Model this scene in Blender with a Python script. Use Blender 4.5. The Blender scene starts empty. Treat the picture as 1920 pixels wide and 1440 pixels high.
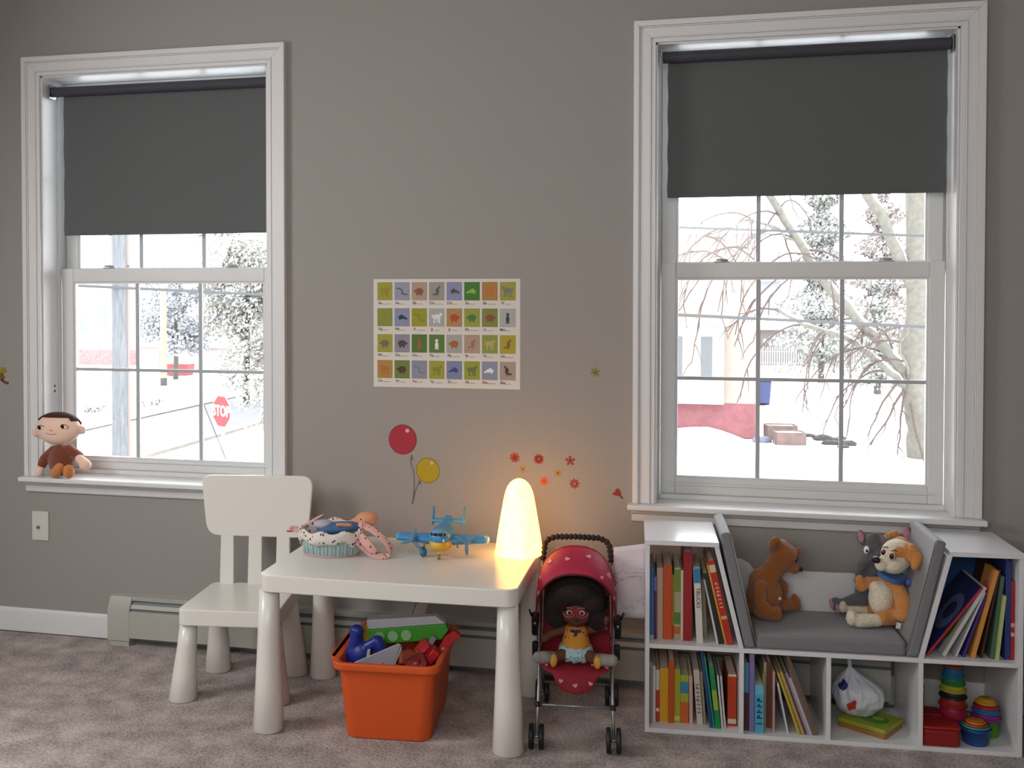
import bpy, bmesh, math, random
from mathutils import Vector, Matrix, Euler, noise
FURRY = ('bear_fur', 'puppy_orange', 'puppy_cream', 'elephant_grey', 'doll_orange', 'doll_sweater')
sc = bpy.context.scene
COL = sc.collection
PI = math.pi
random.seed(7)

# ------------------------------------------------------------------ camera
cam_d = bpy.data.cameras.new('camera'); cam = bpy.data.objects.new('camera', cam_d); COL.objects.link(cam)
cam_d.sensor_width = 36; cam_d.lens = 1985.86 / 1920 * 36
cam_d.shift_x = 114.35 / 1920; cam_d.shift_y = -126.22 / 1920
yaw, pit = .2348, -.0216
fw = Vector((-math.sin(yaw) * math.cos(pit), math.cos(yaw) * math.cos(pit), math.sin(pit)))
rt = Vector((math.cos(yaw), math.sin(yaw), 0)); up = rt.cross(fw)
cam.matrix_world = Matrix(((rt.x, up.x, -fw.x, .3264), (rt.y, up.y, -fw.y, -3.6004), (rt.z, up.z, -fw.z, 1.3152), (0, 0, 0, 1)))
cam_d.clip_start = .05; cam_d.clip_end = 500
sc.camera = cam
# ------------------------------------------------------------------ sky: even winter overcast
w = bpy.data.worlds.new('overcast_sky'); sc.world = w; w.use_nodes = True
bg = w.node_tree.nodes['Background']; bg.inputs[0].default_value = (.93, .96, 1, 1); bg.inputs[1].default_value = 9.5
# ------------------------------------------------------------------ daylight from a window on the left, and a fill light added behind the camera
def area(name, loc, rot, sx, sy, power, color=(1, 1, 1)):
    l = bpy.data.lights.new(name, 'AREA'); l.shape = 'RECTANGLE'; l.size = sx; l.size_y = sy; l.energy = power; l.color = color
    o = bpy.data.objects.new(name, l); COL.objects.link(o); o.location = loc; o.rotation_euler = rot; return o
area('rear_fill_light', (-.35, -4.7, 1.9), (PI / 2 - .12, 0, 0), 2.2, 1.1, 46, (1, .975, .95))  # unseen fill added to light the room's front faces; that wall has no opening
area('side_window_daylight', (-2.7, -1.9, 1.5), (0, -PI / 2 + .45, 0), 1.2, 1.0, 60, (1, .98, .97))
for i, (x0, x1) in enumerate(((-2.15, -1.22), (.166, 1.098))):
    p = area('sky_portal', ((x0 + x1) / 2, .20, 1.38), (-PI / 2, 0, 0), .93, 1.53, 1); p.data.cycles.is_portal = True
sc.view_settings.view_transform = 'Standard'; sc.view_settings.look = 'None'; sc.view_settings.gamma = 1
sc.view_settings.use_curve_mapping = False; sc.view_settings.exposure = 0
sc.cycles.use_denoising = True
sc.cycles.max_bounces = 8; sc.cycles.diffuse_bounces = 5; sc.cycles.transparent_max_bounces = 16
sc.cycles.sample_clamp_indirect = 4

# ------------------------------------------------------------------ helpers
def lin(h):
    h = h.lstrip('#'); r = []
    for i in (0, 2, 4):
        c = int(h[i:i + 2], 16) / 255; r.append(c / 12.92 if c <= .04045 else ((c + .055) / 1.055) ** 2.4)
    return r
MATS = {}
def mat(name, hexc, k=1.0, rough=.6, bump=0, scale=60, var=0, metal=0, sheen=0, emit=0, alpha=1, spec=.5, stretch=(1, 1, 1), trans=0):
    key = (name, hexc, k)
    if key in MATS: return MATS[key]
    m = bpy.data.materials.new(name); m.use_nodes = True; nt = m.node_tree; b = nt.nodes['Principled BSDF']
    c = [min(.92, x * k) for x in lin(hexc)]
    b.inputs['Base Color'].default_value = (*c, 1); b.inputs['Roughness'].default_value = rough; b.inputs['Metallic'].default_value = metal
    b.inputs['Specular IOR Level'].default_value = spec
    if sheen: b.inputs['Sheen Weight'].default_value = sheen; b.inputs['Sheen Roughness'].default_value = .6
    if emit: b.inputs['Emission Color'].default_value = (*c, 1); b.inputs['Emission Strength'].default_value = emit
    if alpha < 1: b.inputs['Alpha'].default_value = alpha
    if trans: b.inputs['Transmission Weight'].default_value = trans
    if bump or var:
        tc = nt.nodes.new('ShaderNodeTexCoord'); mp = nt.nodes.new('ShaderNodeMapping'); mp.inputs['Scale'].default_value = stretch
        n = nt.nodes.new('ShaderNodeTexNoise'); n.inputs['Scale'].default_value = scale; n.inputs['Detail'].default_value = 4
        nt.links.new(tc.outputs['Object'], mp.inputs[0]); nt.links.new(mp.outputs[0], n.inputs['Vector'])
        if bump:
            bp = nt.nodes.new('ShaderNodeBump'); bp.inputs['Strength'].default_value = bump; bp.inputs['Distance'].default_value = .004
            nt.links.new(n.outputs['Fac'], bp.inputs['Height']); nt.links.new(bp.outputs[0], b.inputs['Normal'])
        if var:
            r = nt.nodes.new('ShaderNodeValToRGB')
            r.color_ramp.elements[0].position = .3; r.color_ramp.elements[1].position = .7
            r.color_ramp.elements[0].color = (*[x * (1 - var) for x in c], 1); r.color_ramp.elements[1].color = (*[min(.95, x * (1 + var)) for x in c], 1)
            nt.links.new(n.outputs['Fac'], r.inputs[0]); nt.links.new(r.outputs[0], b.inputs['Base Color'])
    MATS[key] = m
    return m

class MB:
    """collects shapes into one bmesh"""
    def __init__(s): s.bm = bmesh.new()
    def _xf(s, vs, M):
        if M is not None: bmesh.ops.transform(s.bm, matrix=M, verts=vs)
    def box(s, x0, x1, y0, y1, z0, z1, M=None):
        r = bmesh.ops.create_cube(s.bm, size=1)['verts']
        for v in r: v.co = Vector((x0 + (v.co.x + .5) * (x1 - x0), y0 + (v.co.y + .5) * (y1 - y0), z0 + (v.co.z + .5) * (z1 - z0)))
        s._xf(r, M); return s
    def prism(s, poly, axis, a, b, M=None):
        """poly in the two other axes (x,z for axis y; y,z for axis x; x,y for axis z), extruded a..b"""
        def P(p, t): return {'y': (p[0], t, p[1]), 'x': (t, p[0], p[1]), 'z': (p[0], p[1], t)}[axis]
        A = [s.bm.verts.new(P(p, a)) for p in poly]; B = [s.bm.verts.new(P(p, b)) for p in poly]; n = len(poly)
        s.bm.faces.new(A); s.bm.faces.new(B[::-1])
        for i in range(n): s.bm.faces.new((A[i], B[i], B[(i + 1) % n], A[(i + 1) % n]))
        s._xf(A + B, M); return s
    def lathe(s, prof, n=24, c=(0, 0), M=None, sx=1, sy=1):
        rings = []
        for r, z in prof:
            rings.append([s.bm.verts.new((c[0] + sx * r * math.cos(2 * PI * i / n), c[1] + sy * r * math.sin(2 * PI * i / n), z)) for i in range(n)])
        for a, b in zip(rings, rings[1:]):
            for i in range(n): s.bm.faces.new((a[i], a[(i + 1) % n], b[(i + 1) % n], b[i]))
        s.bm.faces.new(rings[0][::-1]); s.bm.faces.new(rings[-1])
        s._xf([v for r in rings for v in r], M); return s
    def tube(s, pts, rad, n=8, M=None):
        pts = [Vector(p) for p in pts]
        if not hasattr(rad, '__len__'): rad = [rad] * len(pts)
        rings = []; prev = None
        for i, p in enumerate(pts):
            d = (pts[min(i + 1, len(pts) - 1)] - pts[max(i - 1, 0)]).normalized()
            if prev is None:
                a = Vector((0, 0, 1)) if abs(d.z) < .9 else Vector((1, 0, 0)); u = d.cross(a).normalized()
            else: u = (prev - d * prev.dot(d)).normalized()
            prev = u; v = d.cross(u)
            rings.append([s.bm.verts.new(p + (u * math.cos(2 * PI * k / n) + v * math.sin(2 * PI * k / n)) * rad[i]) for k in range(n)])
        for a, b in zip(rings, rings[1:]):
            for k in range(n): s.bm.faces.new((a[k], a[(k + 1) % n], b[(k + 1) % n], b[k]))
        s.bm.faces.new(rings[0][::-1]); s.bm.faces.new(rings[-1])
        s._xf([v for r in rings for v in r], M); return s
    def ell(s, c, r, rot=(0, 0, 0), u=20, v=12):
        M = Matrix.Translation(c) @ Euler(rot).to_matrix().to_4x4() @ Matrix.Diagonal((*(r if hasattr(r, '__len__') else (r, r, r)), 1))
        bmesh.ops.create_uvsphere(s.bm, u_segments=u, v_segments=v, radius=1, matrix=M); return s
    def cap(s, p0, p1, r0, r1, n=5):
        """rounded limb from p0 to p1, made of overlapping balls joined by a cone"""
        p0, p1 = Vector(p0), Vector(p1); s.ell(p0, r0, u=14, v=9); s.ell(p1, r1, u=14, v=9); s.tube([p0, p1], [r0, r1], 14); return s
    def quad(s, a, b, c, d):
        s.bm.faces.new([s.bm.verts.new(p) for p in (a, b, c, d)]); return s

def link(name, me, m, parent=None, loc=None, rot=None):
    o = bpy.data.objects.new(name, me); COL.objects.link(o)
    if m is not None: me.materials.clear(); me.materials.append(m)
    if parent is not None: o.parent = parent
    if loc is not None: o.location = loc
    if rot is not None: o.rotation_euler = rot
    return o
def obj(name, mb, m, parent=None, smooth=False, bevel=0, seg=2, loc=None, rot=None, solid=0, subsurf=0):
    bm = mb.bm
    bmesh.ops.recalc_face_normals(bm, faces=bm.faces)
    me = bpy.data.meshes.new(name); bm.to_mesh(me); bm.free()
    o = link(name, me, m, parent, loc, rot)
    if solid:
        q = o.modifiers.new('s', 'SOLIDIFY'); q.thickness = solid; q.offset = 0
    if bevel:
        q = o.modifiers.new('b', 'BEVEL'); q.width = bevel; q.segments = seg; q.limit_method = 'ANGLE'; q.angle_limit = .6
        smooth = True
    if subsurf:
        q = o.modifiers.new('u', 'SUBSURF'); q.levels = q.render_levels = subsurf
    if smooth:
        for p in me.polygons: p.use_smooth = True
        if bevel: me.polygons.foreach_set('use_smooth', [True] * len(me.polygons)); q = o.modifiers.new('w', 'WEIGHTED_NORMAL') ; q.keep_sharp = True
    return o
def bake(o):
    dg = bpy.context.evaluated_depsgraph_get(); ev = o.evaluated_get(dg); me = bpy.data.meshes.new_from_object(ev)
    for p in me.polygons: p.use_smooth = True
    old = o.data; o.modifiers.clear(); o.data = me; me.name = o.name; return o
def plush(name, mb, m, parent=None, voxel=.004, it=6, **k):
    """one continuous soft body: shapes merged by a voxel remesh and smoothed"""
    o = obj(name, mb, m, None, **k)
    r = o.modifiers.new('r', 'REMESH'); r.mode = 'VOXEL'; r.voxel_size = voxel; r.use_smooth_shade = True
    q = o.modifiers.new('s', 'SMOOTH'); q.iterations = it; q.factor = .6
    bake(o)
    if m.name.split('.')[0] in FURRY:
        me = o.data; nn = [v.normal.copy() for v in me.vertices]
        for v, q_ in zip(me.vertices, nn): v.co += q_ * (noise.noise(v.co * 170) * .0013 + noise.noise(v.co * 60) * .0010)
    if parent is not None: o.parent = parent
    return o
USED = set()
def tag(o, label, cat, group=None, kind=None):
    if label: o['label'] = label
    if cat: o['category'] = cat
    if group: o['group'] = group
    if kind: o['kind'] = kind
    return o
def thing(name, label, cat, loc=(0, 0, 0), rotz=0, group=None, kind=None, rot=None):
    o = bpy.data.objects.new(name, None); COL.objects.link(o); o.location = loc; o.rotation_euler = rot or (0, 0, rotz); o.empty_display_size = .05
    return tag(o, label, cat, group, kind)
def struct(name, parent=None): return None
def sobj(name, mb, m, **k):
    o = obj(name, mb, m, **k); o['kind'] = 'structure'; return o
def text(name, body, size, m, parent=None, loc=(0, 0, 0), rot=(PI / 2, 0, 0), sx=1, align='CENTER', ext=.0003, bold=0):
    cu = bpy.data.curves.new('t', 'FONT'); cu.body = body; cu.size = size; cu.align_x = align; cu.align_y = 'CENTER'; cu.extrude = ext; cu.offset = bold; cu.resolution_u = 3
    t = bpy.data.objects.new('t', cu); COL.objects.link(t)
    bpy.context.view_layer.update()
    me = bpy.data.meshes.new_from_object(t.evaluated_get(bpy.context.evaluated_depsgraph_get()))
    bpy.data.objects.remove(t)
    if sx != 1:
        for v in me.vertices: v.co.x *= sx
    me.name = name
    return link(name, me, m, parent, loc, rot)
def rrect(w, h, r, n=5, cx=0, cy=0):
    out = []
    for (x, y, a0) in ((w / 2 - r, h / 2 - r, 0), (-w / 2 + r, h / 2 - r, 90), (-w / 2 + r, -h / 2 + r, 180), (w / 2 - r, -h / 2 + r, 270)):
        for i in range(n + 1):
            a = math.radians(a0 + 90 * i / n); out.append((cx + x + r * math.cos(a), cy + y + r * math.sin(a)))
    return out
def circ(r, n=24, cx=0, cy=0, sy=1): return [(cx + r * math.cos(2 * PI * i / n), cy + sy * r * math.sin(2 * PI * i / n)) for i in range(n)]

# ------------------------------------------------------------------ shared materials
M_wall = mat('wall_paint', '8f8b87', 1.12, .75, bump=.06, scale=90, var=.02)
M_trim = mat('trim_paint', 'd9dadb', 1.0, .38, bump=.02, scale=30)
M_sash = mat('vinyl_sash', 'd4d6d6', 1.0, .42)
M_grid = mat('muntin_grey', 'a9adb0', 1.0, .5)
M_ceil = mat('ceiling_paint', 'dedbd6', 1.0, .8)
M_plas = mat('white_plastic', 'dedcd6', 1.0, .27)
M_lam = mat('white_laminate', 'd9dadd', 1.0, .22)
M_black = mat('black_plastic', '17171a', 1.0, .5)
M_chrome = mat('steel_tube', '8a8d92', 1.0, .3, metal=1)
M_heater = mat('heater_enamel', 'adaca4', 1.0, .5)
M_dark = mat('dark_slot', '5f6a6c', 1.0, .5)
M_snow = mat('snow', 'f4f6fa', 1.0, .9, bump=.3, scale=.6)

def carpet():
    m = bpy.data.materials.new('carpet'); m.use_nodes = True; nt = m.node_tree; b = nt.nodes['Principled BSDF']
    tc = nt.nodes.new('ShaderNodeTexCoord')
    n1 = nt.nodes.new('ShaderNodeTexNoise'); n1.inputs['Scale'].default_value = 120; n1.inputs['Detail'].default_value = 3
    n2 = nt.nodes.new('ShaderNodeTexNoise'); n2.inputs['Scale'].default_value = 11; n2.inputs['Detail'].default_value = 5
    mx = nt.nodes.new('ShaderNodeMath'); mx.operation = 'MULTIPLY_ADD'; mx.inputs[1].default_value = .55
    r = nt.nodes.new('ShaderNodeValToRGB')
    r.color_ramp.elements[0].position = .44; r.color_ramp.elements[1].position = .76
    r.color_ramp.elements[0].color = (*[x * .72 for x in lin('877b77')], 1); r.color_ramp.elements[1].color = (*[x * 1.6 for x in lin('9c928e')], 1)
    md = nt.nodes.new('ShaderNodeMath'); md.operation = 'MULTIPLY'; md.inputs[1].default_value = .62
    for n in (n1, n2): nt.links.new(tc.outputs['Object'], n.inputs['Vector'])
    nt.links.new(n1.outputs['Fac'], md.inputs[0]); nt.links.new(n2.outputs['Fac'], mx.inputs[0]); nt.links.new(md.outputs[0], mx.inputs[2])
    nt.links.new(mx.outputs[0], r.inputs[0]); nt.links.new(r.outputs[0], b.inputs['Base Color'])
    bp = nt.nodes.new('ShaderNodeBump'); bp.inputs['Strength'].default_value = .9; bp.inputs['Distance'].default_value = .006
    nt.links.new(mx.outputs[0], bp.inputs['Height']); nt.links.new(bp.outputs[0], b.inputs['Normal'])
    b.inputs['Roughness'].default_value = 1; b.inputs['Specular IOR Level'].default_value = .05; b.inputs['Sheen Weight'].default_value = .2
    return m
def glass():
    m = bpy.data.materials.new('window_glass'); m.use_nodes = True; nt = m.node_tree; nt.nodes.clear()
    o = nt.nodes.new('ShaderNodeOutputMaterial'); mx = nt.nodes.new('ShaderNodeMixShader'); t = nt.nodes.new('ShaderNodeBsdfTransparent'); g = nt.nodes.new('ShaderNodeBsdfGlossy')
    f = nt.nodes.new('ShaderNodeFresnel'); f.inputs[0].default_value = 1.35; g.inputs['Roughness'].default_value = .02
    nt.links.new(f.outputs[0], mx.inputs[0]); nt.links.new(t.outputs[0], mx.inputs[1]); nt.links.new(g.outputs[0], mx.inputs[2]); nt.links.new(mx.outputs[0], o.inputs[0])
    return m
M_glass = glass()
M_carpet = carpet()

# ------------------------------------------------------------------ the room
XL, XR, YB, ZC = -2.75, 2.5, -4.85, 2.5
sobj('floor', MB().box(XL, XR, YB, 0.0, -.1, 0), M_carpet)
sobj('ceiling', MB().box(XL, XR, YB, 0.2, ZC, ZC + .1), M_ceil)
WX = ((-2.1496, -1.2184), (.1664, 1.0976)); WZ0, WZ1 = .600, 2.148
mb = MB()
xs = [XL, WX[0][0], WX[0][1], WX[1][0], WX[1][1], XR]
for i in (0, 2, 4): mb.box(xs[i], xs[i + 1], 0, .2, -.1, ZC)
for i in (1, 3): mb.box(xs[i], xs[i + 1], 0, .2, -.1, WZ0 - .016); mb.box(xs[i], xs[i + 1], 0, .2, WZ1, ZC)
sobj('wall_back', mb, M_wall)
sobj('wall_left', MB().box(XL - .1, XL, YB, .2, -.1, ZC + .1), M_wall)
sobj('wall_right', MB().box(XR, XR + .1, YB, .2, -.1, ZC + .1), M_wall)
sobj('wall_front', MB().box(XL - .1, XR + .1, YB - .1, YB, -.1, ZC + .1), M_wall)
sobj('baseboard_left', MB().prism([(-.014, .004), (0, .004), (0, .094), (-.006, .094), (-.014, .078)], 'x', XL, -1.842), M_trim, bevel=.002)
sobj('baseboard_right', MB().prism([(-.014, .004), (0, .004), (0, .094), (-.006, .094), (-.014, .078)], 'x', .905, XR), M_trim, bevel=.002)

def window(k, dx, stool_x0, stool_x1, dz=0, gb_=.686):
    """double-hung window; the numbers are the right-hand window's, dx moves them"""
    W = thing('window_%d' % k, None, None, (dx, 0, 0), kind='structure')
    W['label'] = ('left' if k == 1 else 'right') + ' white double-hung window with grilles over a snowy view'
    x0, x1, z0, z1 = .095, 1.170, .614, 2.219; cw = .0714
    # mitred casing: base board, raised outer band, inner bead
    def piece(side, a, b, y):
        A, B = x0 + a, x1 - a; A2, B2 = x0 + b, x1 - b
        if side == 'l': return [(A, z0), (A2, z0), (A2, z1 - b), (A, z1 - a)]
        if side == 'r': return [(B, z0), (B2, z0), (B2, z1 - b), (B, z1 - a)]
        return [(A, z1 - a), (B, z1 - a), (B2, z1 - b), (A2, z1 - b)]
    for side in 'lrt':
        m = MB()
        for a, b, y in ((0, .018, -.026), (.0182, .0225, -.021), (.0228, .052, -.0175), (.0522, .057, -.020), (.0572, cw, -.0155)):
            m.prism(piece(side, a, b, y), 'y', y, 0)
        obj('casing', m, M_trim, W, bevel=.0012)
    # stool (inner sill) with nosing, and moulded apron below
    m = MB().prism([(-.058, .597), (-.052, .593), (.0, .593), (.0, .598), (.155, .598), (.155, .6135), (-.052, .6135), (-.058, .609)], 'x', stool_x0 - dx, stool_x1 - dx)
    # trim the ears: the part inside the wall is only as wide as the opening
    m = MB().box(stool_x0 - dx, stool_x1 - dx, -.056, 0, .595, .6135)
    obj('stool', m, M_trim, W, bevel=.005, seg=3)
    obj('stool', MB().box(WX[1][0], WX[1][1], 0, .16, .584, .6135), M_trim, W)
    m = MB().prism([(0, .5515), (-.010, .5515), (-.013, .560), (-.013, .576), (-.022, .582), (-.026, .595), (0, .595)], 'x', x0 - .003, x1 - .003 + .0)
    obj('apron', m, M_trim, W, bevel=.0015)
    # jamb liners and head
    jx0, jx1 = WX[1]
    for s, (a, b) in enumerate(((jx0, jx0 + .006), (jx1 - .006, jx1))):
        obj('jamb', MB().box(a, b, -.004, .185, .6135, WZ1), M_trim, W)
        a2, b2 = (a + .006, a + .014) if s == 0 else (a - .008, b - .006)
        obj('sash_track', MB().box(a2, b2, .088, .1, .6135, WZ1 - .006).box(a2, b2, .150, .158, .6135, WZ1 - .006), M_sash, W)
    obj('head_jamb', MB().box(jx0, jx1, -.004, .185, WZ1 - .006, WZ1), M_trim, W)
    # lower sash
    L0, L1 = jx0 + .0145, jx1 - .0145; g0, g1 = .2315, 1.036
    def sash(name, y0, y1, zb, zt, gb, gt, hs, bev=.003):
        s = obj(name, MB().box(L0, g0, y0, y1, zb, zt).box(g1, L1, y0, y1, zb, zt).box(g0, g1, y0, y1, zb, gb).box(g0, g1, y0, y1, gt, zt), M_sash, W, bevel=bev)
        yc = (y0 + y1) / 2
        obj('glazing_bead', MB().box(g0, g0 + .007, y0 + .006, y1 - .006, gb, gt).box(g1 - .007, g1, y0 + .006, y1 - .006, gb, gt).box(g0 + .007, g1 - .007, y0 + .006, y1 - .006, gb, gb + .007).box(g0 + .007, g1 - .007, y0 + .006, y1 - .006, gt - .007, gt), M_sash, s)
        vx = [g0 + .007] + [.5035, .770] + [g1 - .007]; zz = [gb + .007] + hs + [gt - .007]
        for x in vx[1:-1]: obj('muntin', MB().box(x - .0072, x + .0072, yc - .004, yc + .004, zz[0], zz[-1]), M_grid, s)
        for z in hs:
            for a, b in zip(vx, vx[1:]): obj('muntin', MB().box(a + (.0074 if a != vx[0] else 0), b - (.0074 if b != vx[-1] else 0), yc - .004, yc + .004, z - .006, z + .006), M_grid, s)
        for a, b in zip(vx, vx[1:]):
            for c, d in zip(zz, zz[1:]):
                obj('pane', MB().box(a + .0002, b - .0002, yc - .0012, yc + .0012, c, d), M_glass, s)
        return s
    lo = sash('lower_sash', .100, .130, .630, 1.4215 + dz, gb_, 1.369 + dz, [1.0265 + dz])
    obj('finger_rail', MB().box(L0 + .03, L1 - .03, .092, .1, .662, .668), M_sash, lo, bevel=.001)
    obj('sill_stop', MB().box(L0, L1, .082, .16, .6135, .630), M_sash, W, bevel=.002)
    sash('upper_sash', .136, .160, 1.378 + dz, 2.1415, 1.418 + dz, 2.122, [1.770])
    for x in (.385, .905):
        k_ = obj('sash_lock', MB().box(x - .026, x + .026, .106, .126, 1.4217 + dz, 1.4257 + dz), M_grid, W, bevel=.0015)
        obj('lever', MB().tube([(x + .018, .114, 1.4285 + dz), (x, .114, 1.431 + dz), (x - .02, .108, 1.430 + dz)], [.004, .005, .003], 8), M_grid, k_, smooth=True)
    return W
w1 = window(1, -2.316, -2.2295, -1.130, -.008, .672)
w2 = window(2, 0, .0803, 1.1815)
obj('jamb_screw', MB().ell((WX[1][0] + .0065, .062, .955), (.0015, .004, .006)).ell((WX[1][0] + .0065, .062, .935), (.0015, .004, .006)), M_black, w1)

# roller blinds
M_blind = mat('blackout_fabric', '5d6061', 1.0, .8, bump=.05, scale=500, spec=.25)
M_roll = mat('roller_fabric_shaded', '3c3c44', 1.0, .7)  # darker than the hanging cloth: shadow on the roller put into its colour
def blind(x0, x1, fx0, fx1, zc, zb, label):
    t = thing('roller_blind', label, 'blind', ((x0 + x1) / 2, .045, zb), group='charcoal roller blinds')
    c = (x0 + x1) / 2; h = zc - zb
    obj('roller', MB().lathe([(.019, x0 - c), (.019, x1 - c)], 20, M=Matrix.Translation((0, 0, h)) @ Matrix.Rotation(PI / 2, 4, 'Y')), M_roll, t, smooth=False)
    # the cloth hangs off the front of the roller with a slight waver at the edge
    m = MB(); nx, nz = 2, 14; g = []
    for i in range(nz + 1):
        z = h * i / nz; wv = .0015 * math.sin(i * 1.7)
        g.append([m.bm.verts.new((a - c + wv * (1 if j else -1), (.0165 - .0012 * math.sin(i * .8 + j)) if z < h - .02 else .0165, z)) for j, a in enumerate((fx0, (fx0 + fx1) / 2, fx1))])
    for i in range(nz):
        for j in range(nx): m.bm.faces.new((g[i][j], g[i][j + 1], g[i + 1][j + 1], g[i + 1][j]))
    obj('fabric', m, M_blind, t, solid=.0012)
    obj('bottom_bar', MB().box(fx0 - c, fx1 - c, -.0140 + .028, .019, 0, .014), M_blind, t, bevel=.0015)
    for sx, s in ((x0 - c - .004, -1), (x1 - c + .004, 1)):
        b = obj('bracket', MB().box(sx - .002, sx + .002, -.022, .022, h - .026, h + .026).box(min(sx, sx + s * .008), max(sx, sx + s * .008), -.016, .016, h + .0225, h + .026), M_chrome, t, bevel=.001)
        obj('pin', MB().lathe([(.006, 0), (.006, .006)], 10, M=Matrix.Translation((sx - .003, 0, h)) @ Matrix.Rotation(PI / 2, 4, 'Y')), M_chrome, b)
blind(-2.128, -1.232, -2.094, -1.240, 2.094, 1.541, 'charcoal roller blind half drawn over the left window')
blind(.187, 1.080, .203, 1.075, 2.108, 1.6385, 'charcoal roller blind half drawn over the right window')

# baseboard heater along the wall
t = thing('baseboard_heater', 'long beige-grey baseboard heater running low along the wall', 'heater', (-1.842, 0, 0))
HX = 2.745
obj('end_cap', MB().prism([(0, .018), (-.070, .018), (-.070, .135), (-.048, .182), (0, .182)], 'x', 0, .092), M_heater, t, bevel=.004)
obj('foot', MB().box(.010, .088, -.066, -.004, 0, .018), M_heater, t)
obj('back_plate', MB().box(.092, HX, -.008, 0, .02, .182), M_heater, t)
obj('top_lip', MB().prism([(-.008, .168), (-.048, .166), (-.050, .182), (-.008, .182)], 'x', .092, HX), M_heater, t, bevel=.002)
obj('front_panel', MB().prism([(-.071, .032), (-.066, .032), (-.066, .130), (-.071, .134)], 'x', .092, HX), M_heater, t, bevel=.002)
obj('slot_lining', MB().prism([(-.064, .126), (-.060, .122), (-.038, .160), (-.042, .163)], 'x', .092, HX), M_dark, t)
obj('damper', MB().prism([(-.0645, .142), (-.0625, .140), (-.052, .152), (-.054, .155)], 'x', .094, HX), M_heater, t)
obj('fins', MB().box(.1, HX - .005, -.058, -.012, .04, .11), mat('heater_core', '2a2624', 1, .8), t)
for x in (1.62,): obj('joint_strip', MB().box(x, x + .03, -.0725, -.0712, .036, .13).box(x, x + .03, -.0645, -.05, .130, .1415), M_heater, t)
obj('screw', MB().ell((2.02, -.0715, .122), (.003, .002, .003)), M_black, t)

# wall plate under the left window
t = thing('wall_plate', 'white wall plate with one coax jack below the left window', 'outlet', (-2.167, 0, .362))
obj('plate', MB().prism(rrect(.0715, .1125, .004, cx=0, cy=.056), 'y', -.006, 0), mat('plate_plastic', 'cfcdc6', 1, .4), t, bevel=.002)
obj('jack', MB().lathe([(.0055, 0), (.0055, .008), (.003, .009)], 12, M=Matrix.Translation((-.006, -.006, .052)) @ Matrix.Rotation(PI / 2, 4, 'X')), mat('jack_metal', '7b756c', 1, .4, metal=.6), t)

# ------------------------------------------------------------------ play table
def cone_leg(x, y, h, rb, rt_, parent, dx=0, dy=0):
    m = MB(); bm = m.bm; n = 28; rings = []
    for z, r in ((0, rb - .004), (.004, rb), (h * .35, rb + (rt_ - rb) * .42), (h * .7, rb + (rt_ - rb) * .8), (h, rt_)):
        f = z / h; rings.append([bm.verts.new((x + dx * (1 - f) + r * math.cos(2 * PI * i / n), y + dy * (1 - f) + r * math.sin(2 * PI * i / n), z)) for i in range(n)])
    for a, b in zip(rings, rings[1:]):
        for i in range(n): bm.faces.new((a[i], a[(i + 1) % n], b[(i + 1) % n], b[i]))
    bm.faces.new(rings[0][::-1]); bm.faces.new(rings[-1])
    return obj('leg', m, M_plas, parent, smooth=True)
def bowed(w, d, r, bow, cx, cy, n=6):
    """rounded rectangle whose long sides bow outward a little"""
    out = []
    for (x, y) in rrect(w, d, r, n):
        k = 1 - (x / (w / 2)) ** 2; out.append((cx + x, cy + y + (bow * k if y > 0 else -bow * k)))
    return out
def densebow(w, d, r, bow, cx, cy):
    pts = rrect(w, d, r, 6); out = []
    for i, p in enumerate(pts):
        q = pts[(i + 1) % len(pts)]; n = max(1, int(math.dist(p, q) / .04))
        for k in range(n): out.append((p[0] + (q[0] - p[0]) * k / n, p[1] + (q[1] - p[1]) * k / n))
    return [(cx + x, cy + y + (bow * (1 - (x / (w / 2)) ** 2)) * (1 if y > 0 else -1)) for x, y in out]
T = thing('play_table', "white plastic children's table with thick conical legs", 'table', (-.981, -.687, 0), .0145)
obj('tabletop', MB().prism(densebow(.782, .545, .035, .006, .407, .275), 'z', .428, .48), M_plas, T, bevel=.004, seg=3)
for x, y, dx, dy in ((.037, .045, -.004, 0), (.765, .045, .002, 0), (.045, .505, 0, 0), (.765, .505, 0, 0)):
    cone_leg(x, y, .427, .0465, .0305, T, dx, dy)

# ------------------------------------------------------------------ small chair
C = thing('childs_chair', "white plastic children's chair with a wide rounded backrest", 'chair', (-1.3386, -.5231, 0), .1326)
seat = [(.022, .0), (.354, .0), (.343, .335), (.033, .335)]
def roundpoly(p, r, n=5):
    out = []
    for i in range(len(p)):
        a, b, c = Vector(p[i - 1]), Vector(p[i]), Vector(p[(i + 1) % len(p)])
        u = (a - b).normalized(); v = (c - b).normalized(); s, e = b + u * r, b + v * r
        for k in range(n + 1):
            t = k / n; out.append(tuple(s * (1 - t) ** 2 + b * 2 * t * (1 - t) + e * t ** 2))
    return out
obj('seat', MB().prism(roundpoly(seat, .03), 'z', .25, .302), M_plas, C, bevel=.004, seg=3)
for x, y, dx, dy in ((.047, .045, -.018, -.010), (.327, .045, .012, -.008), (.065, .29, -.006, .016), (.318, .29, .018, .012)):
    cone_leg(x, y, .249, .046, .028, C, dx, dy)
bp = [(-.012, .655), (.0, .668), (.06, .676), (.19, .680), (.32, .677), (.382, .670), (.392, .658), (.390, .62), (.374, .50), (.35, .466), (.19, .462), (.03, .466), (.012, .50)]
Mb = Matrix.Translation((0, .322, .30)) @ Matrix.Rotation(-.065, 4, 'X') @ Matrix.Translation((0, 0, -.30))
obj('backrest', MB().prism(roundpoly([(-.012, .678), (.392, .680), (.374, .465), (.014, .468)], .045, 7), 'y', -.009, .010, M=Mb), M_plas, C, bevel=.004, seg=3)
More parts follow.
